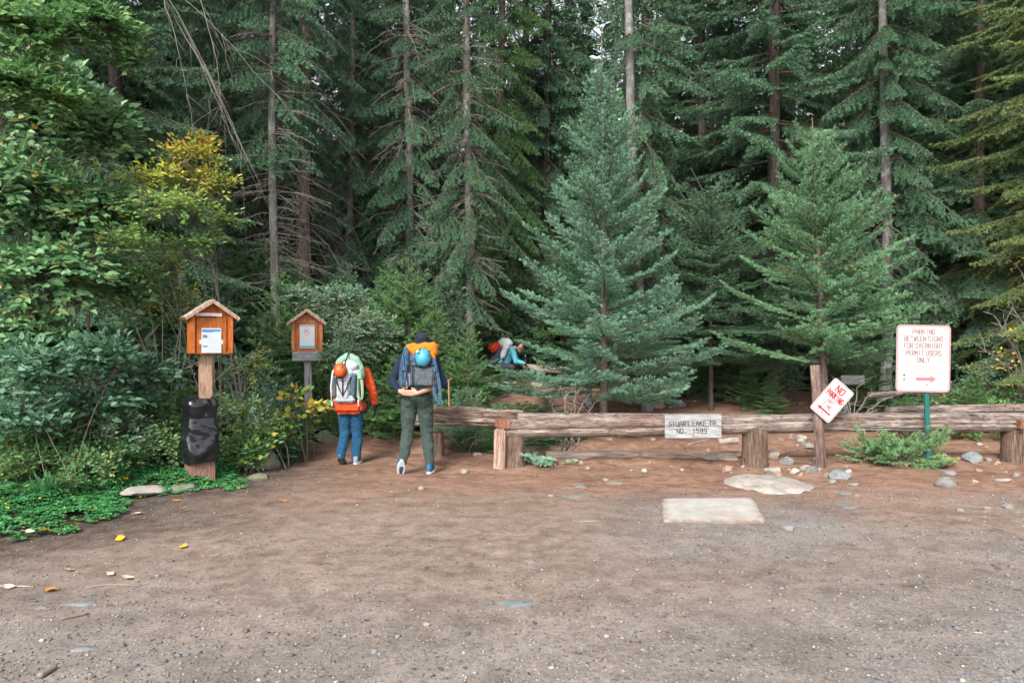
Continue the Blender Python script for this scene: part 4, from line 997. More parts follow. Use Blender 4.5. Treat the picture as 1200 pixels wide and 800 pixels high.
GLY = {'A': [[(0, 0), (0, 4), (2, 6), (4, 4), (4, 0)], [(0, 2.4), (4, 2.4)]], 'B': [[(0, 0), (0, 6), (3, 6), (4, 5), (4, 4), (3, 3), (0, 3)], [(3, 3), (4, 2), (4, 1), (3, 0), (0, 0)]],
 'D': [[(0, 0), (0, 6), (2.7, 6), (4, 4.6), (4, 1.4), (2.7, 0), (0, 0)]], 'E': [[(4, 0), (0, 0), (0, 6), (4, 6)], [(0, 3.1), (3, 3.1)]], 'F': [[(0, 0), (0, 6), (4, 6)], [(0, 3.1), (3, 3.1)]],
 'G': [[(4, 5), (3, 6), (1, 6), (0, 5), (0, 1), (1, 0), (3, 0), (4, 1), (4, 2.8), (2.3, 2.8)]], 'H': [[(0, 0), (0, 6)], [(4, 0), (4, 6)], [(0, 3), (4, 3)]], 'I': [[(2, 0), (2, 6)]],
 'K': [[(0, 0), (0, 6)], [(4, 6), (0, 2.6)], [(1.4, 3.7), (4, 0)]], 'L': [[(0, 6), (0, 0), (4, 0)]], 'M': [[(0, 0), (0, 6), (2, 2.6), (4, 6), (4, 0)]], 'N': [[(0, 0), (0, 6), (4, 0), (4, 6)]], 'O': [O_],
 'P': [[(0, 0), (0, 6), (3, 6), (4, 5), (4, 3.8), (3, 2.8), (0, 2.8)]], 'R': [[(0, 0), (0, 6), (3, 6), (4, 5), (4, 3.8), (3, 2.8), (0, 2.8)], [(2.2, 2.8), (4, 0)]],
 'S': [[(4, 5), (3, 6), (1, 6), (0, 5), (0, 4), (1, 3.2), (3, 2.8), (4, 2), (4, 1), (3, 0), (1, 0), (0, 1)]], 'T': [[(0, 6), (4, 6)], [(2, 6), (2, 0)]], 'U': [[(0, 6), (0, 1), (1, 0), (3, 0), (4, 1), (4, 6)]],
 'V': [[(0, 6), (2, 0), (4, 6)]], 'W': [[(0, 6), (.9, 0), (2, 4), (3.1, 0), (4, 6)]], 'Y': [[(0, 6), (2, 3), (4, 6)], [(2, 3), (2, 0)]], '.': [[(1.6, 0), (2.4, 0)]],
 '1': [[(1, 5), (2, 6), (2, 0)]], '5': [[(4, 6), (0, 6), (0, 3.5), (3, 3.5), (4, 2.6), (4, 1), (3, 0), (0, 0)]], '9': [[(0, 0), (2.6, 0), (4, 1.4), (4, 5), (3, 6), (1, 6), (0, 5), (0, 3.7), (1, 2.8), (4, 2.8)]]}
def text(body, size, m, parent, loc, rot=None, name='lettering', sx=1.0, bold=.85, gap=1.9, seed=0, **kw):
    """flat stroke lettering in the plate's own XZ plane; size = cap height"""
    u = size / 6; mb = MB(); r = rs(len(body) + seed); x = 0; items = []
    for ch in body:
        if ch == ' ': x += 2.6 + gap * .5; continue
        for pl_ in GLY[ch]: items.append([(a + x, b) for a, b in pl_])
        x += 4 + gap
    W_ = x - gap; k = 0
    for pl_ in items:
        for (a, b), (c, d_) in zip(pl_[:-1], pl_[1:]):
            dx, dz = (c - a) * sx, d_ - b; L = math.hypot(dx, dz) * u + bold * u * .9
            mb.box((((a + c) / 2 - W_ / 2) * u * sx, -.00015 * (k % 5), ((b + d_) / 2 - 3) * u), (L, .0012, bold * u), rot=Matrix.Rotation(-math.atan2(dz, dx), 3, 'Y')); k += 1
    o = mb.build(name, m, parent); o.location = loc; return o
FACE = (PI / 2, 0, 0)     # text upright, facing the camera side (-Y)
def rrect(w, h, rad, n=6):
    p = []
    for cx, cy, a0 in ((w / 2 - rad, h / 2 - rad, 0), (-w / 2 + rad, h / 2 - rad, 90), (-w / 2 + rad, -h / 2 + rad, 180), (w / 2 - rad, -h / 2 + rad, 270)):
        for k in range(n + 1):
            a = math.radians(a0 + 90 * k / n); p.append((cx + rad * math.cos(a), cy + rad * math.sin(a)))
    return p
def plate(pts, t, m, name, parent, loc=(0, 0, 0), rot=(0, 0, 0), hole=None):
    """flat plate in XZ facing -Y; pts outline (x,z)"""
    mb = MB(); n = len(pts)
    if hole is None:
        V = [(x, -t / 2, z) for x, z in pts] + [(x, t / 2, z) for x, z in pts]
        mb.add(V, [list(range(n)), list(range(n, 2 * n))[::-1]] + [[i + n, (i + 1) % n + n, (i + 1) % n, i] for i in range(n)])
    else:
        V = [(x, -t / 2, z) for x, z in pts] + [(x, -t / 2, z) for x, z in hole]
        mb.add(V, [[i, (i + 1) % n, n + (i + 1) % n, n + i] for i in range(n)])
    o = mb.build(name, m, parent); o.location = loc; o.rotation_euler = rot; return o

# ---- barrier of logs
YB = 9.12
bar = empty('log_barrier', (X(592, YB), YB, 0)); tag(bar, 'long log barrier rail on short posts across the lot', 'barrier')
bx, by = bar.location.x, bar.location.y
def rel(px, py, Y): p = P(px, py, Y); return (p.x - bx, p.y - by, p.z)
lay(log_mesh(501, X(830, YB) - X(588, YB), .125, .125, groove=3.20, wob=.05, bend=.012), 'rail', wood_log, rel(588, 502, YB), rel(830, 499, YB), bar)
lay(log_mesh(507, X(826, YB) - X(607, YB), .085, .085, wob=.05, bend=.01, cracks=2), 'upper_rail', wood_log, rel(607, 491.5, YB + .04), rel(826, 491, YB + .04), bar)
lay(log_mesh(502, X(1290, YB) - X(829, YB), .128, .124, groove=2.75, wob=.06, bend=.02, cracks=8), 'rail', wood_logR, rel(829, 497, YB + .03), rel(1290, 494, YB + .03), bar)
for px, w, s, m_, dy in ((594, .145, 503, wood_post, .02), (886, .165, 504, wood_post, .05), (1192, .16, 505, wood_post, .05)):
    o = post_mesh(s, .50, w, w * .94, flare=.015, wob=.05).build('post', m_, bar, True, auto=.6); o.location = (X(px, YB) - bx + (.10 if px < 600 else 0), dy, 0)
mb = MB(); mb.box((0, 0, .2), (.15, .13, .62), bevel=.02); o = mb.build('side_block', wood_postside, bar); o.location = (X(592, YB) - bx - .07, -.11, 0); o.rotation_euler = (0, .02, -.25)
mb = MB(); mb.box((0, 0, 0), (.16, .22, .13), bevel=.015); o = mb.build('end_block', woodmat('red rotten wood', (.10, .045, .03), (.24, .11, .07), (.34, .18, .12), 'z'), bar); o.location = rel(589, 496, YB - .06); o.rotation_euler = (0, .1, .3)
mb = MB(); mb.box((0, 0, 0), (.07, .2, .12), bevel=.012); o = mb.build('end_block', MATS['red rotten wood'], bar); o.location = rel(1194, 497, YB - .1)
# left rail, coming from behind the walking hiker
ll = lay(log_mesh(506, 1.62, .145, .125, wob=.16, bend=.05, cracks=9, rag=.25, groove=3.9), 'left_log', wood_logL, P(488, 488, 9.75), P(606, 493, 9.28))
tag(ll, 'rough weathered log with jagged underside at the left end of the barrier', 'log')
o = post_mesh(508, .40, .09, .09).build('dark_stub_post', wood_post, None, True); o.location = (X(513, 9.72), 9.72, h1(X(513, 9.72), 9.72) - .05); tag(o, 'dark short stub carrying the rough left log beside the walking hiker', 'post')
lw = lay(log_mesh(509, X(862, 9.62) - X(640, 9.62), .085, .075, wob=.12, bend=.03, cracks=5), 'ground_log', wood_low, P(640, 536, 9.62) + Vector((0, 0, .01)), P(862, 538, 9.62)); tag(lw, 'thin pale log lying on the ground under the barrier', 'log')
for a, b, ra, rb, m_, lab in (((598, 430, 16.6), (702, 436, 15.6), .10, .08, wood_low, 'fallen pale log on the slope right of the kneeling hiker'),
                              ((1040, 482, 10.0), (1250, 478, 10.4), .075, .07, wood_logR, 'grey log lying behind the barrier at the right edge'),
                              ((762, 420, 13.9), (812, 419, 13.9), .055, .05, wood_low, 'pale rail seen through the boughs behind the largest young fir'),
                              ((843, 519, 9.9), (866, 517, 9.9), .05, .045, wood_low, 'short brown log piece beside the middle post of the barrier'),
                              ((1020, 462, 11.5), (1062, 458, 11.7), .05, .035, wood_logR, 'short grey log behind the barrier left of the parking sign')):
    pa, pb = P(*a), P(*b)
    for q in (pa, pb): q.z = max(q.z, h1(q.x, q.y) + ra * .7) if a[1] > 425 else q.z
    o = lay(log_mesh(abs(int(a[0])), (pb - pa).length, ra, rb, sides=16, wob=.12, bend=.03), 'fallen_log', m_, pa, pb); tag(o, lab, 'log')
# trail name board on the rail
ts = empty('trail_sign', P(812, 499, YB - .235)); ts.rotation_euler = (0, math.radians(-.6), 0); tag(ts, 'whitewashed wooden board with the trail name, nailed to the barrier', 'sign')
for k, zc in ((0, .078), (1, -.078)):
    mb = MB(); mb.box((0, 0, zc), (.735, .03, .153), bevel=.004); mb.build('board', wood_white, ts)
text('STUART LAKE TR.', .058, ink, ts, (.01, -.0165, .035), sx=.82, bold=.9)
text('NO.  1599', .058, ink, ts, (-.02, -.0165, -.062), sx=.86, bold=.9)
mb = MB(); mb.tube([(0, -.017, -.128), (0, -.022, -.128)], [.011, .011], 8); mb.build('bolt', bolt_mat, ts)
# tilted small sign on a split post
YS = 8.95; xs_ = X(958, YS)
ns = empty('tilted_parking_sign', (X(962, YS), YS, h1(X(962, YS), YS))); tag(ns, 'small white sign tilted on a split wooden post reading no parking any time', 'sign')
mb = post_mesh(511, 1.34, .068, .066, flat=.25, wob=.08); o = mb.build('post', wood_signpost, ns, True, auto=.6); o.rotation_euler = (0, math.radians(-3.4), 0)
pl = empty('panel', (0, 0, 0)); C.objects.unlink(pl); bpy.data.objects.remove(pl)
c_ = P(975, 469, YS - .09); loc = (c_.x - ns.location.x, c_.y - ns.location.y, c_.z - ns.location.z); rotp = (0, math.radians(38), 0)
w_, h_ = .455, .335
# the plate is a portrait sign turned clockwise
panel = plate(rrect(.325, .515, .032), .004, sign_white, 'panel', ns, loc, (0, math.radians(41), 0))
plate(rrect(.305, .495, .026), .001, sign_red, 'border', panel, (0, -.0035, 0), hole=rrect(.293, .483, .022))
text('NO', .085, sign_red, panel, (.0, -.0035, .165), sx=.80, bold=1.1)
text('PARKING', .070, sign_red, panel, (0, -.0035, .060), sx=.54, bold=1.1)
text('ANY', .055, sign_faint, panel, (0, -.0035, -.025), sx=.70, bold=.9)['label'] = 'faded lettering'
text('TIME', .055, sign_faint, panel, (0, -.0035, -.100), sx=.70, bold=.9)['label'] = 'faded lettering'
def arrow(w, h, hw, hh): return [(-w / 2, -h / 2), (w / 2 - hw, -h / 2), (w / 2 - hw, -hh / 2), (w / 2, 0), (w / 2 - hw, hh / 2), (w / 2 - hw, h / 2), (-w / 2, h / 2)]
plate([(-x, z) for x, z in arrow(.21, .022, .05, .062)][::-1], .001, sign_red, 'arrow', panel, (0, -.0035, -.165))
mb = MB(); mb.tube([(0, -.003, -.2), (0, -.010, -.2)], [.010, .010], 8); mb.build('bolt', bolt_mat, panel)
# tall white sign on a green steel post
YG = 8.85; ps = empty('parking_sign', (X(1089, YG), YG, h1(X(1089, YG), YG))); tag(ps, 'upright white sign with faded pink lettering and arrow on a green steel post', 'sign')
gz = ps.location.z
mb = MB(); H_ = Z(400, YG) - gz
pr = [(-.030, 0), (-.030, .022), (-.016, .022), (-.010, .004), (.010, .004), (.016, .022), (.030, .022), (.030, 0), (.018, -.012), (-.018, -.012)]
V = [(x, y, -.2) for x, y in pr] + [(x, y, H_) for x, y in pr]; n_ = len(pr)
mb.add(V, [[i, (i + 1) % n_, (i + 1) % n_ + n_, i + n_] for i in range(n_)] + [list(range(n_)), list(range(n_, 2 * n_))[::-1]])
o = mb.build('post', metal_green, ps); o.rotation_euler = (0, math.radians(-1.8), 0)
c_ = P(1082, 420, YG - .03); lc = (c_.x - ps.location.x, c_.y - ps.location.y, c_.z - gz)
panel = plate(rrect(.70, .865, .055), .004, sign_white, 'panel', ps, lc, (0, math.radians(1.0), 0))
plate(rrect(.695, .86, .053), .001, sign_pink, 'border', panel, (0, -.0035, 0), hole=rrect(.655, .82, .042))
for i, (s_, zz2) in enumerate((('PARKING', .345), ('BETWEEN SIGNS', .255), ('FOR OVERNIGHT', .165), ('PERMIT USERS', .070), ('ONLY', -.020))):
    text(s_, .062, sign_faint, panel, (0, -.0035, zz2), sx=.66 if len(s_) > 8 else .70, bold=.95)
r = rs(12)   # two lines too faded to read: only their strokes are left
for zz2, w2 in ((-.115, .55), (-.158, .40)):
    mb = MB(); x2 = -w2 / 2
    while x2 < w2 / 2:
        l2 = r.uniform(.012, .05); mb.box((x2 + l2 / 2, -.0028, zz2), (l2, .001, .016)); x2 += l2 + r.uniform(.006, .02)
    mb.build('faded_line', sign_faint2, panel)
plate(arrow(.26, .045, .075, .10), .001, simple('salmon arrow paint', (.50, .14, .155), .5, .06), 'arrow', panel, (.04, -.0035, -.265))
for x2, z2, m_ in ((-.245, -.215, metal_green), (-.245, -.27, sign_faint), (.05, -.335, bolt_mat)):
    mb = MB(); mb.tube([(x2, -.002, z2), (x2, -.008, z2)], [.014 if x2 < 0 else .009] * 2, 8); mb.build('bolt', m_, panel)
# little pale panel behind
pz = P(999, 445, 12.2); t = empty('small_board', (pz.x, pz.y, h1(pz.x, pz.y))); tag(t, 'small blank pale grey board behind the tilted sign', 'board')
mb = MB(); mb.box((0, 0, pz.z - t.location.z), (.42, .025, .17), bevel=.004); mb.build('board', wood_white, t)
mb = MB(); mb.box((-.12, .035, (pz.z - t.location.z) / 2 - .05), (.05, .04, pz.z - t.location.z + .1)); mb.build('stake', wood_grey, t)

# ---- notice boxes
def gable_box(px, py_top, py_bot, Y, w, name, label, post_px, post_w, postm, poster, yaw=0.0, wood=wood_box):
    x = X(px, Y); z0 = h1(x, Y); t = empty(name, (x, Y, z0), yaw); tag(t, label, 'notice box')
    zb = Z(py_bot, Y) - z0; zt = Z(py_top, Y) - z0; d = .26; hw = w / 2; eave = zb + (zt - zb) * .73
    prof = [(-hw, zb), (hw, zb), (hw, eave), (0, zt - .03), (-hw, eave)]
    V = [(a, -d / 2 + .02, b) for a, b in prof] + [(a, d / 2, b) for a, b in prof]; mb = MB()
    mb.add(V, [[0, 1, 2, 3, 4], [9, 8, 7, 6, 5]] + [[i + 5, (i + 1) % 5 + 5, (i + 1) % 5, i] for i in range(5)])
    mb.build('case', wood, t)
    for sx in (-1, 1):
        mb = MB(); mb.box((sx * (hw - .022), -d / 2 + .004, (zb + eave) / 2 - .003), (.05, .034, eave - zb + .0), bevel=.004); mb.build('corner_board', wood, t)
        mb = MB(); a = math.atan2(zt - eave, hw)
        L = (hw + .065) / math.cos(a)
        cx = sx * (hw + .065) / 2; cz = zt + .012 - math.tan(a) * (hw + .065) / 2
        R_ = Matrix.Rotation(sx * a, 3, 'Y')
        mb.box((cx, -.01, cz), (L, d + .14, .022), rot=R_, bevel=.003); mb.build('roof_board', wood_shingle, t)
        mb = MB(); mb.box((cx * .99, -d / 2 - .083, cz - .020), (L * .985, .018, .034), rot=R_, bevel=.003); mb.build('fascia', wood_cedar, t)
    mb = MB(); mb.box((0, -d / 2 + .012, (zb + eave) / 2 - .01), (w * .70, .02, (eave - zb) * .93), bevel=.003); dr = mb.build('door', wood_boxdark, t)
    mb = MB(); mb.box((0, 0, 0), (w * .96, d * .98, .02)); o = mb.build('floor_board', wood, t); o.location = (0, .005, zb + .002)
    mb = MB(); ph = zb + .35; mb.box((X(post_px, Y) - x, .05, ph / 2 - .15 - .17), (post_w, post_w, ph + .0), bevel=.006); mb.build('post', postm, t)
    return t, zb, zt, eave, d
YL = 8.1
t, zb, zt, ev, dd = gable_box(246, 353.5, 413.5, YL, .46, 'notice_box', 'larger orange notice box with gabled shingle roof on a cedar post above the trash bag', 242, .135, wood_cedar, None, yaw=math.radians(33))
# slot plate and notice
mb = MB(); mb.box((-.03, -dd / 2 - .003, ev + .005), (.28, .008, .040), bevel=.002); mb.build('slot_plate', simple('pale worn plate', (.62, .55, .50), .5, .15), t)
mb = MB(); mb.box((-.05, -dd / 2 - .006, ev - .018), (.20, .010, .012)); mb.build('slot', ink, t)
def notice(parent, cx, cz, y, w, h, parts, label=None):
    p = plate([(-w / 2, -h / 2), (w / 2, -h / 2), (w / 2, h / 2), (-w / 2, h / 2)], .003, paper, 'notice', parent, (cx, y, cz))
    if label: p['label'] = label
    for (a, b, c, d_, m_) in parts:   # fractions left, right, bottom, top
        mb = MB(); mb.box(((a + b - 1) / 2 * w, -.0021, (c + d_ - 1) / 2 * h), ((b - a) * w, .0008, (d_ - c) * h)); mb.build('printing', m_, p)
    return p
pr = [(.04, .96, .86, .95, paper_blue), (.04, .6, .84, .87, paper_dark), (.60, .92, .60, .80, paper_green)]
rr = rs(8)
for k in range(11):
    if k in (3, 6): continue
    pr.append((.07, .07 + rr.uniform(.18, .28), .735 - k * .062, .785 - k * .062, rr.choice([paper_dark, paper_grey])))
    pr.append((.36, .55, .745 - k * .062, .757 - k * .062, paper_grey))
    if k > 4: pr.append((.64, .64 + rr.uniform(.1, .28), .745 - k * .062, .757 - k * .062, paper_grey))
notice(t, -.005, zb + .147, -dd / 2 - .005, .215, .29, pr, 'white notice with blue heading')
for sx in (-1, 1):
    mb = MB(); mb.box((sx * .118 - .005, -dd / 2 - .002, zb + .13), (.022, .006, .05)); mb.build('clip', paper, t)
# smaller box, farther back
YR = 11.0
t, zb, zt, ev, dd = gable_box(361, 364, 411.5, YR, .47, 'notice_box', 'smaller orange notice box with a single white poster, on a silver grey post', 361, .12, wood_grey, None, yaw=math.radians(11), wood=woodmat('lighter orange box wood', (.29, .095, .033), (.42, .155, .060), (.50, .22, .10), 'z', grain=.8, crack=.05, rough=.5))
p = notice(t, 0, zb + .235, -dd / 2 - .005, .23, .37, [(.03, .97, .93, .97, paper_teal), (.03, .97, .03, .10, paper_teal)] + [(.10, .9, .42 - k * .06, .436 - k * .06, paper_grey) for k in range(5)])
rg = []   # round emblem
for k in range(20):
    a, b = k / 20 * 2 * PI, (k + 1) / 20 * 2 * PI
    rg += [((.055 * math.cos(a), -.0022, .055 * math.sin(a)), (.055 * math.cos(b), -.0022, .055 * math.sin(b)), (.046 * math.cos(b), -.0022, .046 * math.sin(b)), (.046 * math.cos(a), -.0022, .046 * math.sin(a)))]
mb = MB()
for q in rg: mb.add(q, [[0, 1, 2, 3]])
mb.box((0, -.0022, 0), (.10, .0008, .010), rot=Matrix.Rotation(.78, 3, 'Y')); mb.box((-.01, -.0024, .005), (.05, .0008, .035), rot=Matrix.Rotation(.3, 3, 'Y'))
o = mb.build('emblem', paper_pink, p); o.location = (0, 0, .08)
mb = MB(); mb.box((0, 0, 0), (.44, .025, .15), bevel=.004); o = mb.build('name_board', wood_greysign, t); o.location = (-.01, -dd / 2 + .02, zb - .075)
rr = rs(15); mb = MB()
for zc, w0 in ((.03, .32), (-.03, .36)):
    x2 = -w0 / 2
    while x2 < w0 / 2: mb.box((x2, -.014, zc), (.012, .001, .030)); x2 += rr.uniform(.020, .036)
mb.build('worn_lettering', ink_grey, o)
# kiosk seen through the young fir
kb = empty('information_board', (X(722, 13.4), 13.4, h1(X(722, 13.4), 13.4))); tag(kb, 'information board with white sheets behind the largest young fir', 'board')
kz = lambda py: Z(py, 13.4) - kb.location.z
for px in (690, 758):
    mb = MB(); mb.box((X(px, 13.4) - kb.location.x, 0, kz(372) / 2 - .1), (.115, .10, kz(372) + .2), bevel=.006); mb.build('post', wood_grey, kb)
mb = MB(); mb.box((0, .07, (kz(372) + kz(424)) / 2), (X(758, 13.4) - X(690, 13.4) - .02, .03, kz(372) - kz(424)), bevel=.003); mb.build('panel', wood_box, kb)
mb = MB(); mb.box((0, -.02, kz(369)), (1.35, .4, .035), bevel=.004); mb.build('roof_board', wood_shingle, kb)
for a, b, c, d_, m_ in ((712, 736, 378, 402, paper), (697, 707, 404, 422, simple('pale blue sheet', (.42, .62, .68), .6, .05)), (712, 730, 405, 423, paper)):
    mb = MB(); mb.box(((X(a, 13.4) + X(b, 13.4)) / 2 - kb.location.x, .052, (kz(c) + kz(d_)) / 2), (X(b, 13.4) - X(a, 13.4), .004, kz(c) - kz(d_))); mb.build('sheet', m_, kb)

# ---- litter box with a black bag pulled over it
YT = 7.95; xt = X(234, YT); zt0 = h1(xt, YT)
tb = empty('trash_box', (xt, YT, zt0), math.radians(42)); tag(tb, 'brown wooden trash box on the ground, most of it under a black bag', 'trash box')
ht = Z(470, YT) - zt0
for a, b, c, d_ in ((-.124, 0, .02, .252), (.124, 0, .02, .252), (0, -.116, .228, .02), (0, .116, .228, .02)):
    mb = MB(); mb.box((a, b, ht / 2 - .08), (c, d_, ht + .1), bevel=.003); mb.build('side_panel', wood_brown, tb)
def bag_mesh():
    r = rs(3); nz, na = 60, 96; z = np.linspace(0, 1, nz); a = np.arange(na) / na * 2 * PI
    zb_, zt_ = Z(538, YT) - zt0 - .02, ht + .035
    A, Zz = np.meshgrid(a, z)
    ca, sa = np.cos(A), np.sin(A); p = 5
    rr_ = 1 / (np.abs(ca) ** p + np.abs(sa) ** p) ** (1 / p)
    base = .166 * rr_
    bulge = .018 * np.sin(Zz * 5) + .030 * np.exp(-((Zz - .92) / .10) ** 2) - .006 * np.exp(-((Zz - .70) / .022) ** 2) + .010 * np.exp(-((Zz - .12) / .08) ** 2)
    u = A * .17 + 5; zz_ = Zz * .75
    fold = .020 * vnoise(u + zz_ * .45, zz_ * .22, .05, 71) + .020 * vnoise(u - zz_ * .7, zz_ * .3, .10, 72) + .010 * vnoise(u, zz_ * .30, .030, 73) * (Zz > .65)
    fold2 = .030 * np.abs(vnoise(u * .6 + zz_ * 1.3, u * .3 - zz_ * .5, .11, 74))
    R_ = base + bulge + fold + fold2
    zz3 = zb_ + (zt_ - zb_) * Zz + .03 * vnoise(u, zz_, .10, 75) * (Zz < .05) + .015 * vnoise(u, zz_, .06, 76)
    V = np.stack([R_ * ca, R_ * sa, zz3], -1).reshape(-1, 3)
    i = np.arange(nz - 1)[:, None] * na; j = np.arange(na)[None]
    q = np.stack([i + j, i + (j + 1) % na, i + na + (j + 1) % na, i + na + j], -1).reshape(-1, 4).tolist()
    top = [(nz - 1) * na + k for k in range(na)]; mb = MB(); mb.add(V, q)
    # the mouth folds inwards and down
    rim = V[top]; Vi = np.concatenate([rim, rim * [.90, .90, 1] + [0, 0, .008], rim * [.80, .80, 1] - [0, 0, .05], rim * [.78, .78, 1] - [0, 0, .4], [[0, 0, rim[:, 2].mean() - .45]]])
    f = []
    for lv in range(3): f += [[lv * na + k, lv * na + (k + 1) % na, (lv + 1) * na + (k + 1) % na, (lv + 1) * na + k] for k in range(na)]
    f += [[3 * na + k, 3 * na + (k + 1) % na, 4 * na] for k in range(na)]
    mb.add(Vi, f); return mb
plastic = mat('black bag plastic', lambda t: t.out((.010, .011, .014), .2, t.bump(t.noise(14, 3, .5, t.mapping(t.obj(), (1.6, 1.6, .8)), 1.5).outputs[0], .06, .01), .55))
o = bag_mesh().build('trash_bag', plastic, None, True); o.location = tb.location; o.rotation_euler = tb.rotation_euler; tag(o, 'shiny crumpled black plastic bag pulled over the brown trash box', 'trash bag')

# ---- stones
def m_rock(t):
    o = t.obj(); c0 = t.n('ShaderNodeObjectInfo').outputs['Color']
    n1 = t.noise(9, 7, .7, o).outputs[0]; n2 = t.noise(2.2, 3, .6, o).outputs[0]
    k = t.ramp(n1, [(.3, (.55, .54, .53)), (.5, (1, 1, 1)), (.72, (1.25, 1.24, 1.2))])
    c = t.mix(c0, k, 1.0, 'MULTIPLY')
    c = t.mix(c, (.20, .16, .13), t.ramp(n2, [(.55, (0, 0, 0)), (.72, (.55, .55, .55))]))
    t.out(c, .9, t.bump(n1, .7, .02), .2)
rock_mat = mat('stone', m_rock)
def m_moss(t):
    o = t.obj(); n1 = t.noise(9, 7, .7, o).outputs[0]; n2 = t.noise(5, 5, .7, o).outputs[0]
    c = t.ramp(n1, [(.3, (.11, .10, .085)), (.5, (.21, .195, .165)), (.7, (.33, .31, .27))])
    c = t.mix(c, (.13, .17, .05), t.ramp(n2, [(.5, (0, 0, 0)), (.62, (.8, .8, .8))]))
    t.out(c, .9, t.bump(n1, .8, .03), .2)
moss_rock = mat('mossy lichen stone', m_moss)
def rock(seed, loc, size, col=(.35, .33, .30), label='', name='stone', group=None, m=None, sub=3, rz=0.0, sink=.35, rough=.16, tilt=(0, 0), plane=True):
    bm = bmesh.new(); bmesh.ops.create_icosphere(bm, subdivisions=sub, radius=.5); r = rs(seed)
    cuts = [(Vector(r.normal(size=3)).normalized(), r.uniform(.27, .44)) for _ in range(13)]
    off = Vector(r.uniform(0, 50, 3))
    for v in bm.verts:
        p = v.co.copy()
        if plane:
            for n_, d_ in cuts:
                k = p.dot(n_) - d_
                if k > 0: p -= n_ * k * .97
        k = 1 + rough * mnoise.noise(p * 2.6 + off) + rough * .4 * mnoise.noise(p * 7 + off)
        p *= k; v.co = Vector((p.x * size[0], p.y * size[1], p.z * size[2]))
    me = bpy.data.meshes.new(name); bm.to_mesh(me); bm.free()
    for p in me.polygons: p.use_smooth = True
    me.set_sharp_from_angle(angle=math.radians(32))
    o = link(name, me, None, [m or rock_mat]); o.location = (loc[0], loc[1], loc[2] + size[2] * (.5 - sink)); o.rotation_euler = (tilt[0], tilt[1], rz); o.color = (*col, 1)
    tag(o, label, 'stone', group); return o
GREY, TAN, PINK, PALE, BLUE = (.20, .195, .185), (.25, .21, .17), (.29, .20, .155), (.33, .305, .27), (.18, .20, .205)
def st(px, py, wpx, hpx, col, label, group=None, depth=None, **kw):
    g = G(px, py + hpx * .3); s = g.y / F
    # height from the apparent height, allowing for the view down on its top
    w = wpx * s; dp = depth or w * .8; pitch = (EYE - g.z) / g.y
    hh = min(max(.02, hpx * s - dp * pitch * .55), .45 * w)
    return rock(int(px * 7 + py), (g.x, g.y, g.z), (w, dp, hh / .62), col, label, group=group, **kw)
st(303, 540, 56, 27, GREY, 'large mossy boulder beside the path, right of the trash box', m=moss_rock, sub=4, sink=.3)
st(303, 558, 34, 8, GREY, 'small flat stone at the foot of the mossy boulder', m=moss_rock, depth=.3)
st(384, 511, 30, 20, GREY, 'round grey boulder at the feet of the hiker in the red jacket', m=moss_rock)
st(166, 575, 52, 14, PALE, 'flat pale slab with square edge at the rim of the clover', depth=.42, rough=.12, sink=.25)
st(212, 570, 36, 12, GREY, 'half buried grey slab left of the trash box', depth=.35, m=moss_rock)
FL = 'flat stones set level with the trodden dirt'
for i, (px, py, w, h, c, lab) in enumerate(((673, 581, 34, 7, GREY, 'flat grey stone in the dirt below the thin pale log'), (718, 566, 28, 6, TAN, 'flat tan stone in the dirt under the barrier right of the sprig'),
        (609, 708, 54, 11, BLUE, 'long flat grey stone alone in the middle of the lot'), (622, 657, 18, 8, GREY, 'small grey stone flush with the dirt above the long flat stone'), (685, 610, 34, 5, TAN, 'faint tan stone flush with the dirt, left of the concrete slab'),
        (680, 570, 18, 5, GREY, 'tiny grey stone just above the flat grey stone under the barrier'), (990, 577, 26, 7, GREY, 'flat grey stone right of the pale boulder top'), (992, 593, 28, 7, BLUE, 'flat bluish stone farther down right of the concrete slab'),
        (92, 708, 42, 9, BLUE, 'flat bluish stone near the left edge of the lot'), (50, 713, 20, 7, GREY, 'smaller flat stone left of the bluish flat stone'), (98, 760, 48, 10, GREY, 'broad flat stone near the lower left corner'), (710, 562, 10, 4, PALE, 'pale chip beside the flat tan stone'))):
    g = G(px, py); s = g.y / F; dp = h * s / ((EYE - g.z) / g.y) * .95
    o = rock(600 + i, g, (w * s, dp, .05), c, lab, rough=.35, sink=.80, plane=False, name='flat_stone')
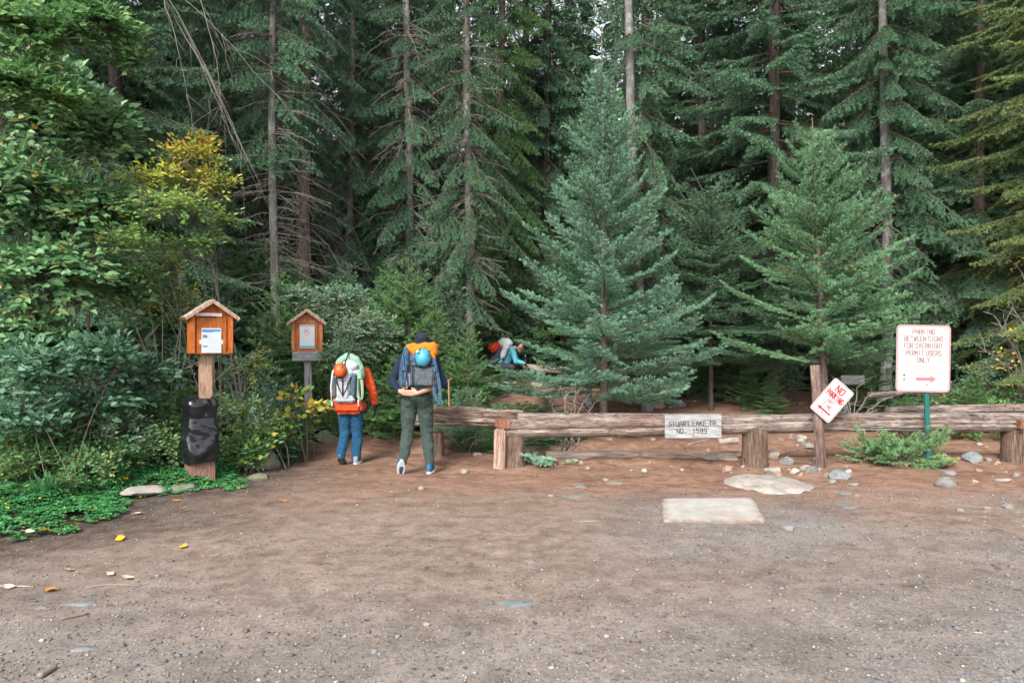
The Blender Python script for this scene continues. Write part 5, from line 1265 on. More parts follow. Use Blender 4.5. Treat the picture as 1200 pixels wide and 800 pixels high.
SM = [(853, 549, 16, 14, PINK, 'round pinkish stone at the right end of the thin pale log'), (907, 529, 22, 24, TAN, 'round tan boulder right of the middle post of the barrier'), (906, 552, 22, 10, PALE, 'pale stone in front of the round tan boulder'),
      (947, 521, 15, 13, PALE, 'angular pale stone left of the split sign post, above the heap'), (922, 540, 18, 11, GREY, 'grey stone in the heap by the split sign post, nearest the tan boulder'), (945, 545, 15, 20, PALE, 'upright pale stone leaning at the left of the split sign post'), (951, 549, 18, 14, GREY, 'grey block touching the left foot of the split sign post'),
      (930, 552, 14, 9, PALE, 'small pale stone in the middle of the heap left of the split sign post'), (913, 557, 12, 8, PINK, 'small pink stone at the low left of the heap'), (938, 556, 9, 6, PINK, 'tiny pink stone at the low right of the heap'), (972, 556, 14, 9, TAN, 'tan stone right at the foot of the split sign post'), (985, 556, 26, 12, BLUE, 'bluish broad stone right of the split sign post'),
      (976, 563, 10, 7, GREY, 'small grey stone in front of the broad bluish stone'), (1001, 567, 14, 6, GREY, 'grey stone at the right of the broad bluish stone'), (899, 541, 9, 7, TAN, 'little tan stone against the middle post of the barrier'), (940, 512, 12, 6, PALE, 'pale stone under the rail just left of the split sign post'),
      (1110, 565, 27, 17, GREY, 'banded grey boulder right of the green sign post'), (1110, 554, 20, 9, GREY, 'flat grey stone behind the banded boulder'), (1140, 536, 24, 14, BLUE, 'bluish boulder under the rail at right'), (1168, 541, 9, 9, PINK, 'small pointed pink stone right of the bluish boulder'),
      (1141, 564, 11, 6, TAN, 'small yellowish stone right of the banded boulder'), (1176, 562, 19, 5, PALE, 'flat pale stone left of the right barrier post'), (1191, 556, 13, 7, GREY, 'grey stone at the foot of the right barrier post'), (1156, 596, 18, 8, TAN, 'tan stone out on the lot at right'), (1181, 592, 14, 10, GREY, 'grey stone next to the tan stone out on the lot at right'),
      (923, 618, 20, 9, GREY, 'grey stone below the right corner of the concrete slab'), (772, 474, 19, 13, PINK, 'orange brown stone behind the barrier, left of the round bluish one'), (795, 473, 20, 14, BLUE, 'round bluish stone behind the barrier above the trail board'), (630, 452, 22, 12, TAN, 'tan boulder on the slope right of the kneeling hiker'),
      (645, 462, 14, 10, PALE, 'pale stone on the slope behind the dead brush'), (1148, 520, 9, 6, PALE, 'small pale stone under the rail above the bluish boulder'), (1005, 580, 8, 5, GREY, 'tiny grey stone between the flat stones right of the pale boulder top'), (545, 552, 12, 7, TAN, 'small stone on the path between the right hiker and the barrier'),
      (560, 532, 12, 8, PINK, 'reddish stone on the scuffed earth left of the barrier'), (493, 572, 9, 5, PINK, 'small pink stone on the path behind the heel of the hiker in green trousers'), (645, 580, 7, 5, PALE, 'small white stone left of the flat grey stone'), (1125, 597, 10, 5, GREY, 'small grey stone below the banded boulder'),
      (548, 742, 8, 6, (.09, .10, .11), 'dark pebble in the foreground dirt'), (438, 764, 10, 5, BLUE, 'bluish pebble in the lower foreground'), (500, 731, 12, 5, PINK, 'pinkish pebble in the foreground left of the dark pebble')]
for px, py, w, h, c, lab in SM: st(px, py, w, h, c, lab)
# a scree of small stones between the posts and behind the rail
r = rs(640)
for i in range(60):
    px, py = r.uniform(640, 1195), r.uniform(505, 556)
    if i % 3 == 0: px = r.normal(940, 22)
    w = r.uniform(4, 10); st(px, py, w, w * .6, [GREY, TAN, PINK, PALE][r.randint(4)], 'small loose stone on the earth under the log barrier', 'small loose stones under the barrier', sub=2)
for i in range(26):
    px, py = r.uniform(850, 1060) if i % 2 else r.uniform(560, 860), r.uniform(445, 480)
    w = r.uniform(4, 9); st(px, py, w, w * .6, [GREY, TAN, PINK, PALE][r.randint(4)], 'small loose stone on the red slope behind the barrier', 'small loose stones on the slope', sub=2)
g = G(902, 569); rock(650, (g.x, g.y - .02, g.z), (.90, 1.0, .20), (.33, .295, .26), 'broad pale boulder top worn smooth, between the slab and the middle post', sub=5, sink=.56, rough=.22, name='boulder', plane=False, rz=.25)
# concrete slab
sl_pts = [(1.555, 7.14), (2.54, 7.18), (2.33, 6.24), (1.37, 6.21)]
cxs = sum(p[0] for p in sl_pts) / 4; cys = sum(p[1] for p in sl_pts) / 4; zs = h1(cxs, cys)
r = rs(71); out = []
for k in range(4):
    (ax_, ay_), (bx_, by_) = sl_pts[k], sl_pts[(k + 1) % 4]
    for j in range(26): out.append((ax_ + (bx_ - ax_) * j / 26 - cxs, ay_ + (by_ - ay_) * j / 26 - cys))
out = np.array(out); N_ = len(out); ang_ = np.arctan2(out[:, 1], out[:, 0])
jit = 1 + .030 * vnoise(out[:, 0], out[:, 1], .05, 81) + .030 * vnoise(out[:, 0], out[:, 1], .17, 82)
corner = np.abs(np.sin(ang_ * 2)) ** 12; jit -= .022 * corner
out = out * jit[:, None]
rings = [(1.0, -.08, 1), (1.0, .012, 1), (.988, .022, .9), (.93, .026, .6), (.80, .027, .25), (.4, .028, 0)]; V = []; tn = []
for s_, z_, t_ in rings: V.append(np.column_stack([out * s_, np.full(N_, z_)])); tn += [t_] * N_
V = np.vstack(V + [[[0, 0, .028]]]); tn.append(0); V[:, 2] += .005 * vnoise(V[:, 0], V[:, 1], .2, 83)
T = []
for q in range(len(rings) - 1):
    for k in range(N_):
        k2 = (k + 1) % N_; a_, b_, c_2, d_ = q * N_ + k, q * N_ + k2, (q + 1) * N_ + k2, (q + 1) * N_ + k; T += [(a_, c_2, b_), (a_, d_, c_2)]
q = len(rings) - 1
T += [(q * N_ + k, len(V) - 1, q * N_ + (k + 1) % N_) for k in range(N_)]
me = np_mesh('concrete_slab', V, np.array(T)[:, ::-1] if False else np.array(T), None, tn, smooth=True)
bm = bmesh.new(); bm.from_mesh(me); bmesh.ops.recalc_face_normals(bm, faces=bm.faces); bm.to_mesh(me); bm.free()
def m_slab(t):
    o = t.obj(); n = t.noise(5, 8, .7, o).outputs[0]; c = t.ramp(n, [(.3, (.30, .28, .25)), (.5, (.40, .375, .34)), (.7, (.47, .445, .41))])
    d_ = t.noise(1.7, 4, .6, o).outputs[0]; c = t.mix(c, (.33, .25, .19), t.ramp(d_, [(.52, (0, 0, 0)), (.72, (.7, .7, .7))]))
    ed = t.math('MULTIPLY', t.attr('tone').outputs['Fac'], t.math('MULTIPLY', t.noise(11, 5, .7, o).outputs[0], 1.9)); c = t.mix(c, (.20, .148, .115), t.ramp(ed, [(.35, (0, 0, 0)), (.95, (1, 1, 1))]))
    t.out(c, .9, t.bump(t.noise(70, 4, .6, o).outputs[0], .4, .004), .2)
o = link('concrete_slab', me, None, [mat('pale concrete', m_slab)]); o.location = (cxs, cys, zs + .002); tag(o, 'square pale concrete slab set in the dirt in front of the barrier', 'slab')

# ---- fallen leaves and sticks
leafy = simple('yellow fallen leaf', (.72, .36, .02), .6, .25, 30); leafo = simple('orange fallen leaf', (.66, .22, .02), .6, .25, 30); leafp = simple('pale dry leaf', (.58, .46, .34), .7, .2, 30)
def dropped(px, py, size, m, label, group, z=0.0, seed=0):
    r = rs(int(px * 3 + py)); n = 9; mb = MB(); size *= 1.25
    k = np.linspace(0, 1, n); w = .36 * np.sin(PI * k ** .8) * (1 + .2 * r.uniform(-1, 1, n))
    V = []; 
    for i in range(n):
        c = .22 * (k[i] - .5) ** 2 * 2
        V += [(k[i] - .5, -w[i], c + .10 * w[i] + r.uniform(0, .05)), (k[i] - .5, 0, c), (k[i] - .5, w[i], c + .22 * w[i] + r.uniform(0, .05))]
    Fc = []
    for i in range(n - 1):
        a = i * 3; Fc += [[a, a + 1, a + 4, a + 3], [a + 1, a + 2, a + 5, a + 4]]
    mb.add(np.array(V) * size, Fc); mb.tube([(-.5 * size, 0, .05 * size), (-.72 * size, .03 * size, .02 * size), (-.9 * size, .02 * size, .08 * size)], [.0014] * 3, 4)
    o = mb.build('fallen_leaf', m, None, True); g = G(px, py); o.location = (g.x, g.y, g.z + .012 + z); o.rotation_euler = (r.uniform(-.15, .3), r.uniform(-.25, .25), r.rand() * 6.28); tag(o, label, 'leaf', group)
GL = 'large fallen leaves on the dirt and clover'
for px, py, sz, m_, lab, z in ((50, 630, .075, leafy, 'upright yellow leaf at the front edge of the clover', .05), (79, 622, .085, leafy, 'yellow leaf lying on the clover near its front edge', .05), (35, 632, .065, leafp, 'yellow and brown leaf left of the upright yellow leaf', .05),
        (141, 633, .075, leafy, 'yellow leaf on the dirt just off the clover', 0), (215, 642, .06, leafy, 'small yellow leaf alone on the dirt toward the middle', 0), (59, 694, .07, leafo, 'deep orange leaf beside the twigs at the left edge', 0), (81, 670, .06, leafp, 'pale dry leaf between the twigs and the clover', 0),
        (149, 680, .075, leafp, 'long pale leaf on the dirt right of the stick', 0), (10, 690, .06, leafp, 'pale curled leaf at the left edge on the dirt', 0), (147, 569, .075, leafy, 'yellow leaf resting at the left end of the pale flat slab', .06), (162, 603, .065, leafp, 'pale curled leaf in front of the flat slab', 0),
        (205, 588, .07, leafo, 'orange leaf at the plant edge left of the trash box', 0), (333, 588, .05, leafo, 'small orange leaf on the path below the mossy boulder', 0), (106, 603, .06, leafy, 'yellow leaf on the clover left of the pale slab', .05), (190, 580, .07, leafp, 'brown curled leaf beside the pale flat slab', 0), (130, 675, .05, leafp, 'narrow pale leaf near the stick', 0)):
    dropped(px, py, sz, m_, lab, None, z)
def stick(pts_px, ra, label, m=mat_dead):
    g0 = G(*pts_px[0]); mb = MB(); pts = [G(*p) - g0 + Vector((0, 0, ra * .8)) for p in pts_px]
    P2 = []
    for a, b in zip(pts[:-1], pts[1:]):
        for k in range(4): P2.append(a.lerp(b, k / 4) + Vector((0, mnoise.noise(a * 9 + Vector((k, 0, 0))) * .01, 0)))
    P2.append(pts[-1]); mb.tube([tuple(p) for p in P2], np.linspace(ra, ra * .6, len(P2)), 7); o = mb.build('stick', m, None, True); o.location = g0; tag(o, label, 'stick')
stick([(100, 690), (130, 686), (165, 687)], .006, 'thin dry stick on the dirt below the clover'); stick([(46, 795), (58, 789), (66, 784)], .016, 'stub of broken stick at the lower left corner')
stick([(70, 727), (104, 721)], .010, 'short brown stick beside the flat bluish stone', mat_stem); stick([(921, 727), (935, 733)], .006, 'short dark stick in the right foreground', mat_stem); stick([(1163, 663), (1176, 668)], .009, 'reddish stick on the gravel at right', mat_stem)
stick([(806, 522), (820, 518), (833, 515)], .012, 'pale straight stick leaning behind the thin pale log', mat_stem_pale); stick([(0, 687), (40, 689)], .007, 'dry twig at the left edge of the dirt', mat_stem_pale)
# ================================================================= people and what they carry
def capsule(bm, a, b, ra, rb, seg=14, sx=1.0, side=None):
    a, b = Vector(a), Vector(b); d = b - a; L = max(d.length, 1e-4); q = d.to_track_quat('Z', 'X'); rows = []
    prof = []
    for k in range(5): t = -PI / 2 + PI / 2 * k / 4; prof.append((ra * math.cos(t), ra * math.sin(t)))
    for k in range(5): t = PI / 2 * k / 4; prof.append((rb * math.cos(t), L + rb * math.sin(t)))
    for rr_, z in prof:
        rows.append([bm.verts.new(a + q @ Vector((rr_ * math.cos(2 * PI * i / seg) , rr_ * math.sin(2 * PI * i / seg), z))) for i in range(seg)])
    for r0, r1 in zip(rows[:-1], rows[1:]):
        for i in range(seg): bm.faces.new((r0[i], r0[(i + 1) % seg], r1[(i + 1) % seg], r1[i]))
    bm.faces.new(rows[0][::-1]); bm.faces.new(rows[-1])
def ellip(bm, c, rad, rot=(0, 0, 0)):
    from mathutils import Euler
    M = Matrix.Translation(c) @ Euler(rot).to_matrix().to_4x4() @ Matrix.Diagonal((*rad, 1))
    bmesh.ops.create_icosphere(bm, subdivisions=3, radius=1, matrix=M)
def bxx(bm, c, d, rot=(0, 0, 0), bev=.02):
    from mathutils import Euler
    b2 = bmesh.new(); bmesh.ops.create_cube(b2, size=1)
    for v in b2.verts: v.co = Vector((v.co.x * d[0], v.co.y * d[1], v.co.z * d[2]))
    bmesh.ops.bevel(b2, geom=list(b2.edges), offset=bev, segments=3, affect='EDGES')
    b2.transform(Matrix.Translation(c) @ Euler(rot).to_matrix().to_4x4())
    me = bpy.data.meshes.new('t'); b2.to_mesh(me); b2.free(); bm.from_mesh(me); bpy.data.meshes.remove(me)
def organic(name, parts, m, parent, vox=.011, it=5, fold=0.0, fs=14, cut=None, fdir=(1, 1, 1)):
    bm = bmesh.new()
    for p in parts:
        if p[0] == 'c': capsule(bm, *p[1:])
        elif p[0] == 'e': ellip(bm, *p[1:])
        else: bxx(bm, *p[1:])
    me = bpy.data.meshes.new(name); bm.to_mesh(me); bm.free()
    o = bpy.data.objects.new(name, me); C.objects.link(o)
    md = o.modifiers.new('r', 'REMESH'); md.mode = 'VOXEL'; md.voxel_size = vox
    ms = o.modifiers.new('s', 'SMOOTH'); ms.factor = .5; ms.iterations = it
    dg = bpy.context.evaluated_depsgraph_get(); dg.update(); m2 = bpy.data.meshes.new_from_object(o.evaluated_get(dg)); bpy.data.objects.remove(o); m2.name = name
    if fold:
        nn = [v.normal.copy() for v in m2.vertices]; s = Vector((mnoise.random() * 9 if False else 3.3, 1.7, 5.1))
        for v, n_ in zip(m2.vertices, nn):
            q = Vector((v.co.x * fdir[0], v.co.y * fdir[1], v.co.z * fdir[2])) * fs + s
            k = abs(mnoise.noise(q)) * 1.6 - .35 + .4 * mnoise.noise(q * 2.3)
            v.co += n_ * fold * k
    for p in m2.polygons: p.use_smooth = True
    m2.materials.clear()
    return link(name, m2, parent, [m])
def hand(w, d, side, palm, curl=.5, s=1.0, thumb=1):
    """parts of a hand: w wrist point, d direction of the fingers, side axis across the palm towards the thumb, palm = direction the palm faces"""
    w, d, side, palm = (Vector(v) for v in (w, d, side, palm)); d.normalize(); side.normalize(); palm.normalize()
    P_ = [('c', w, w + d * .03 * s, .024 * s, .026 * s)]
    for k in range(4): P_.append(('c', w + d * .02 * s + side * (.012 * (1.5 - k)) * s, w + d * .085 * s + side * (.021 * (1.5 - k)) * s, .015 * s, .0115 * s))
    for k, L in enumerate((.068, .076, .070, .055)):
        p = w + d * .085 * s + side * (.021 * (1.5 - k)) * s; dd = d.copy()
        for j, f in enumerate((.45, .32, .23)):
            dd = (dd + palm * curl * (.55 + .2 * j)).normalized(); q = p + dd * L * f * s * 1.25
            P_.append(('c', p, q, .0095 * s, .0085 * s)); p = q
    t0 = w + d * .02 * s + side * .018 * s; t1 = t0 + (d * .5 + side * .75 + palm * .25).normalized() * .045 * s; t2 = t1 + (d * .85 + side * .2 + palm * .4).normalized() * .036 * s
    P_ += [('c', t0, t1, .014 * s, .012 * s), ('c', t1, t2, .0115 * s, .010 * s)]
    return P_
def cloth(name, col, rough=.85, sheen=.04, vary=.12):
    def f(t):
        o = t.obj(); n = t.noise(7, 5, .6, o).outputs[0]
        c = t.mix(tuple(v * (1 - vary) for v in col), tuple(min(1, v * (1 + vary)) for v in col), n)
        h = t.noise(15, 4, .6, t.mapping(o, (1, 1, .7)), 1.0).outputs[0]
        t.out(c, rough, t.bump(h, .7, .03), .25, sheen=sheen)
    return mat(name, f)
skin = simple('skin', (.48, .27, .19), .55, .06, 20, spec=.4)
c_orange = cloth('orange red jacket cloth', (.50, .060, .014)); c_blue = cloth('blue trousers cloth', (.010, .062, .125)); c_navy = cloth('navy top cloth', (.008, .018, .036))
c_green = cloth('grey green trousers cloth', (.038, .058, .049)); c_black = cloth('black cloth', (.012, .012, .014)); c_grey = cloth('grey pack cloth', (.33, .34, .36)); c_slate = cloth('slate pack cloth', (.06, .095, .13))
c_lgrey = cloth('pale grey pack cloth', (.52, .53, .55)); c_white = cloth('white cloth', (.58, .60, .61)); c_mint = cloth('pale green mat cloth', (.21, .35, .26)); c_brightor = cloth('bright orange cloth', (.68, .17, .010))
c_teal = cloth('light teal jacket cloth', (.12, .50, .60)); c_red = cloth('red cloth', (.66, .06, .03)); c_dgrey = cloth('charcoal pack cloth', (.075, .09, .10))
plast_or = simple('orange helmet shell', (.62, .09, .015), .45, .04, spec=.5); plast_bl = simple('light blue helmet shell', (.05, .27, .37), .45, .04, spec=.5)
shoe_grey = simple('grey shoe', (.20, .22, .24), .7, .2, 30); shoe_blue = simple('blue shoe', (.02, .09, .17), .6, .25, 40); sole_w = simple('pale sole', (.62, .66, .68), .6, .1)
rope_gr = simple('pale green rope', (.25, .40, .28), .8, .15, 90); rope_bl = simple('blue rope', (.06, .12, .20), .8, .3, 90); hairm = simple('dark hair', (.018, .013, .010), .6, .3, 60); capm = cloth('dark knit cap', (.014, .018, .030))

def shoe(parent, heel, toe, m, w=.045, sole=sole_w, lift=0.0):
    heel, toe = Vector(heel), Vector(toe); d = toe - heel; up = Vector((0, 0, 1)); dn = d.normalized(); nrm = (up - dn * up.dot(dn)).normalized()
    s = organic('shoe', [('c', heel + nrm * .045, heel + d * .45 + nrm * .045, w * .85, w * .85), ('c', heel + d * .4 + nrm * .03, toe + nrm * .028, w * .95, w * .75), ('c', heel + nrm * .06, heel + nrm * .095 + dn * .015, w * .82, w * .80)], m, parent, vox=.009, it=3)
    mb = MB(); sd = dn.cross(nrm).normalized(); L = d.length; n = 16; outl = []
    for k in range(n):
        a = k / n * 2 * PI; ca = math.cos(a); outl.append(heel + dn * (L * .5 + (L * .5 + .045) * ca) + sd * (w * 1.02 * math.sin(a) * (1 + .12 * ca)))
    V = [p - nrm * .004 for p in outl] + [p + nrm * .026 for p in outl]
    mb.add([tuple(v) for v in V], [list(range(n))[::-1], list(range(n, 2 * n))] + [[i, (i + 1) % n, (i + 1) % n + n, i + n] for i in range(n)]); mb.build('sole', sole, s, True, auto=.8)
    return s
def head_parts(c, f, s=1.0, up=(0, 0, 1)):
    """head with face features; f = facing direction"""
    c = Vector(c); f = Vector(f).normalized(); up = Vector(up); side = f.cross(up).normalized(); up = side.cross(f)
    g = lambda a, b, d_: c + f * a * s + side * b * s + up * d_ * s
    P_ = [('e', g(0, 0, .02), (.080 * s, .098 * s, .098 * s)), ('c', g(.02, 0, -.05), g(.05, 0, -.085), .055 * s, .035 * s), ('c', g(.095, 0, .01), g(.112, 0, -.022), .010 * s, .014 * s),
          ('c', g(.088, -.02, -.055), g(.088, .02, -.055), .008 * s, .008 * s)]
    for sg in (-1, 1): P_ += [('c', g(.0, .080 * sg, .015), g(-.005, .086 * sg, -.02), .014 * s, .010 * s), ('c', g(.082, .03 * sg, .03), g(.080, .045 * sg, .028), .010 * s, .009 * s)]
    return P_
def leg(hip, knee, ank, r0, r1, r2): return [('c', hip, knee, r0, r1), ('c', knee, Vector(knee).lerp(Vector(ank), .35), r1, r1 * .95), ('c', Vector(knee).lerp(Vector(ank), .3), ank, r1 * .98, r2)]
def arm(s, e, w, r0, r1, r2): return [('c', s, e, r0, r1), ('c', e, w, r1, r2)]

# ---------- hiker in green trousers
YM = 8.68; bx2 = X(488, YM); zg = h1(bx2, YM)
man = empty('person', (bx2, YM, zg)); tag(man, 'hiker walking away in dark top and grey green trousers, one forearm held under the pack', 'person')
hipL, hipR = (-.085, 0, .92), (.105, 0, .92); knL, knR = (-.115, .02, .52), (.125, .07, .49); anL, anR = (-.155, -.14, .155), (.165, .0, .10)
shL, shR = (-.19, .08, 1.44), (.22, .07, 1.44); elL, elR = (-.305, -.02, 1.17), (.345, -.04, 1.13); wrL, wrR = (-.17, -.20, 1.045), (.06, -.30, 1.035)
hc = (.05, .17, 1.655)
body = [('e', (0.01, 0.02, .98), (.155, .11, .13)), ('c', (.01, .02, 1.0), (.015, .06, 1.22), .12, .135), ('e', (.015, .07, 1.34), (.17, .115, .15)), ('c', shL, shR, .055, .055), ('c', (.015, .08, 1.42), (.04, .14, 1.60), .060, .055)]
body += leg(hipL, knL, anL, .085, .055, .036) + leg(hipR, knR, anR, .085, .055, .036) + arm(shL, elL, wrL, .046, .036, .026) + arm(shR, elR, wrR, .046, .038, .026)
body += head_parts(hc, (-.1, 1, -.35)) + hand(wrR, (-1, -.02, .02), (0, -.25, .9), (-.2, .9, .1), .25) + hand(wrL, (.75, -.55, -.1), (0, -.2, 1), (.4, .8, 0), .5)
organic('body', body, skin, man, vox=.0085, it=3)
organic('trousers', [('e', (.01, .01, .97), (.170, .135, .12)), ('e', (-.075, -.03, .90), (.095, .105, .10)), ('e', (.095, -.03, .90), (.095, .105, .10))] + leg(hipL, knL, (anL[0] + .005, anL[1] + .015, anL[2] + .02), .108, .080, .056) + leg(hipR, knR, (anR[0], anR[1], anR[2] + .02), .108, .080, .058), c_green, man, vox=.010, it=4, fold=.013, fs=9, fdir=(1, 1, 1.15))
organic('top', [('c', (.01, .02, 1.02), (.015, .05, 1.22), .150, .155), ('e', (.015, .07, 1.34), (.195, .135, .16)), ('c', shL, shR, .072, .072), ('c', (.02, .10, 1.47), (.03, .12, 1.53), .075, .065)] + arm(shL, elL, (Vector(elL).lerp(Vector(wrL), .8)), .066, .054, .042) + arm(shR, elR, Vector(elR).lerp(Vector(wrR), .22), .066, .054, .050), c_navy, man, vox=.010, it=4, fold=.010, fs=10)
organic('cap', [('e', (hc[0], hc[1] - .012, hc[2] + .055), (.092, .108, .080)), ('c', (hc[0] - .07, hc[1] + .0, hc[2] + .02), (hc[0] + .07, hc[1] - .0, hc[2] + .02), .045, .045), ('e', (hc[0], hc[1] - .05, hc[2] + .0), (.078, .060, .07))], capm, man, vox=.008, it=4)
shoe(man, (-.155, -.185, .155), (-.19, -.085, -.005), shoe_blue, w=.048); shoe(man, (.165, -.045, .005), (.185, .17, .005), shoe_blue, w=.048)
def world(o, root): o.location = root.location; o.rotation_euler = root.rotation_euler; return o
bp = world(empty('backpack'), man); tag(bp, 'slate grey backpack with mesh pocket carried by the hiker in green trousers', 'backpack')
cx2 = .085
organic('main_body', [('b', (cx2, -.17, 1.26), (.36, .22, .40), (0, 0, .03), .07), ('e', (cx2, -.17, 1.46), (.17, .13, .10))], c_slate, bp, vox=.011, it=5, fold=.010, fs=8)
organic('front_pocket', [('b', (cx2 + .045, -.285, 1.235), (.27, .06, .27), (0, 0, .03), .028)], c_dgrey, bp, vox=.010, it=4, fold=.012, fs=9)
organic('side_pocket', [('b', (cx2 - .165, -.19, 1.19), (.08, .16, .20), (0, 0, 0), .03)], c_grey, bp, vox=.010, it=4, fold=.010, fs=10)
organic('side_pocket', [('b', (cx2 + .185, -.19, 1.19), (.06, .16, .20), (0, 0, 0), .025)], c_dgrey, bp, vox=.010, it=4, fold=.010, fs=10)
for sx in (-1, 1):
    mb = MB(); mb.tube([(cx2 * .6 + sx * .11, -.07, 1.44), (sx * .13 + .02, .02, 1.535), (sx * .14 + .02, .15, 1.47), (sx * .15 + .02, .19, 1.32), (sx * .17, .08, 1.12), (cx2 * .6 + sx * .15, -.08, 1.09)], [.022] * 6, 8); mb.build('shoulder_strap', c_black, bp, True)
mb = MB()
for a, b in (((-.09, -.30, 1.375), (.26, -.30, 1.375)), ((-.095, -.28, 1.37), (-.06, -.30, 1.10)), ((.0, -.325, 1.37), (.0, -.33, 1.10))): mb.tube([a, ((a[0] + b[0]) / 2, a[1] - .004, (a[2] + b[2]) / 2), b], [.007] * 3, 6)
mb.build('buckle_strap', c_black, bp, True)
o = world(organic('orange_bundle', [('e', (.02, -.13, 1.57), (.135, .10, .060), (0, .35, .1)), ('e', (.14, -.12, 1.60), (.14, .10, .060), (0, -.1, 0)), ('e', (.225, -.15, 1.54), (.06, .08, .07)), ('c', (-.06, -.18, 1.60), (.03, -.21, 1.47), .045, .04), ('c', (.19, -.2, 1.58), (.235, -.22, 1.45), .04, .03)], c_brightor, None, vox=.010, it=3, fold=.026, fs=9), man); tag(o, 'bright orange jacket stuffed over the top of the slate grey backpack', 'bundle')
o = world(organic('white_bundle', [('e', (.02, -.22, 1.435), (.05, .05, .045)), ('e', (.075, -.2, 1.52), (.06, .06, .05))], c_white, None, vox=.009, it=3, fold=.012, fs=14), man); tag(o, 'white cloth tucked beside the light blue helmet', 'bundle')
def helmet(root, c, rad, m, label, tiltv=(.5, 0, 0)):
    e = empty('climbing_helmet'); e.location = root.location + Vector(c); e.rotation_euler = tiltv; tag(e, label, 'helmet')
    bm = bmesh.new(); bmesh.ops.create_uvsphere(bm, u_segments=36, v_segments=22, radius=1)
    bmesh.ops.delete(bm, geom=[v for v in bm.verts if v.co.z < -.28], context='VERTS')
    for v in bm.verts:
        a = math.atan2(v.co.y, v.co.x); rim = 1 + .05 * max(0, -v.co.z * 3); rid = 1 + .025 * math.cos(a * 6) * (1 - abs(v.co.z))
        v.co = Vector((v.co.x * rad * rim * rid * .92, v.co.y * rad * rim * rid * 1.12, v.co.z * rad * .95))
    me = bpy.data.meshes.new('shell'); bm.to_mesh(me); bm.free()
    for p in me.polygons: p.use_smooth = True
    o = link('shell', me, e, [m]); sm = o.modifiers.new('solid', 'SOLIDIFY'); sm.thickness = .006
    for sx in (-1, 1):
        for k in range(2):
            mb = MB(); a = math.radians(38 + k * 40); mb.box((sx * rad * .92 * .62, rad * .9 * math.cos(a) * 1.0, rad * .86 * math.sin(a) * .98), (.016, .045, .008), rot=Matrix.Rotation(sx * .75, 3, 'Y') @ Matrix.Rotation(-a + 1.57 - 1.2, 3, 'X'), bevel=.003); mb.build('vent', c_black, o)
    mb = MB(); mb.tube([(rad * .9 * math.cos(a), rad * 1.12 * math.sin(a), -.30 * rad) for a in np.linspace(0, 2 * PI, 25)], [.008] * 25, 6); mb.build('rim', c_black, e, True)
    mb = MB(); mb.tube([(-rad * .8, 0, -.3 * rad), (-rad * .5, .02, -1.0 * rad), (0, .03, -1.25 * rad), (rad * .5, .02, -1.0 * rad), (rad * .8, 0, -.3 * rad)], [.006] * 5, 6); mb.build('chin_strap', c_black, e, True)
    mb = MB(); mb.tube([(0, -rad * 1.10, .12 * rad), (0, -rad * 1.20, .12 * rad)], [.018, .016], 10); mb.build('buckle', c_black, e)
    return e
helmet(man, (.125, -.31, 1.47), .105, plast_bl, 'light blue climbing helmet strapped on the slate grey backpack', (1.25, .2, .1))
def rope(root, label, m, x0, y0, ztop, zbot, wid, n, seed, rad=.0055, wrap=None, skew=0.0):
    r = rs(seed); mb = MB()
    for k in range(n):
        w = wid * r.uniform(.6, 1.1); zb_ = zbot + r.uniform(0, .09) * (ztop - zbot); ph = r.uniform(-.015, .015); pts = []
        for a in np.linspace(0, 2 * PI, 22):
            z = (ztop + zb_) / 2 + (ztop - zb_) / 2 * math.cos(a); prof_ = (.35 + .65 * (1 - (z - zb_) / (ztop - zb_ + .01))) 
            pts.append((x0 + w * math.sin(a) * prof_ + ph + skew * (ztop - z), y0 + .03 * math.sin(a * 2 + k) * .4 + r.uniform(-.008, .008), z))
        mb.tube(pts, [rad] * len(pts), 6)
    if wrap:
        for k in range(5):
            z = wrap - k * .011; mb.tube([(x0 + skew * (ztop - z) + .035 * math.cos(a), y0 + .030 * math.sin(a), z) for a in np.linspace(0, 2 * PI, 12)], [rad] * 12, 6)
    o = mb.build('rope_coil', m, None, True); o.location = root.location; tag(o, label, 'rope'); return o
rope(man, 'coil of blue rope hanging on the left side of the slate grey backpack', rope_bl, -.085, -.27, 1.60, 1.10, .050, 8, 1, wrap=1.36, skew=-.10)
rope(man, 'coil of blue rope hanging low on the right side of the slate grey backpack', rope_bl, .245, -.26, 1.47, .89, .055, 8, 2, wrap=1.35, skew=.12)

# ---------- hiker in red jacket
YW = 9.3; bx1 = X(411, YW); zg = h1(bx1, YW)
wo_ = empty('person', (bx1, YW, zg)); tag(wo_, 'hiker walking away in orange red jacket, blue trousers and black gloves', 'person')
hipL, hipR = (-.085, 0, .80), (.085, 0, .80); knL, knR = (-.085, .03, .44), (.078, .06, .43); anL, anR = (-.11, -.10, .13), (.070, .02, .09)
shL, shR = (-.17, .13, 1.24), (.18, .13, 1.24); elL, elR = (-.245, .12, .98), (.285, .06, 1.00); wrL, wrR = (-.215, .14, .80), (.305, .12, .80)
hc = (-.02, .27, 1.40)
body = [('e', (0, .01, .84), (.15, .11, .12)), ('c', (0, .02, .86), (0, .08, 1.05), .115, .12), ('e', (0, .11, 1.16), (.15, .11, .13)), ('c', shL, shR, .05, .05), ('c', (0, .14, 1.22), (-.01, .23, 1.35), .052, .048)]
body += leg(hipL, knL, anL, .08, .052, .033) + leg(hipR, knR, anR, .08, .052, .033) + arm(shL, elL, wrL, .042, .033, .024) + arm(shR, elR, wrR, .042, .033, .024) + head_parts(hc, (0, 1, -.5), .95)
organic('body', body, skin, wo_, vox=.009, it=3)
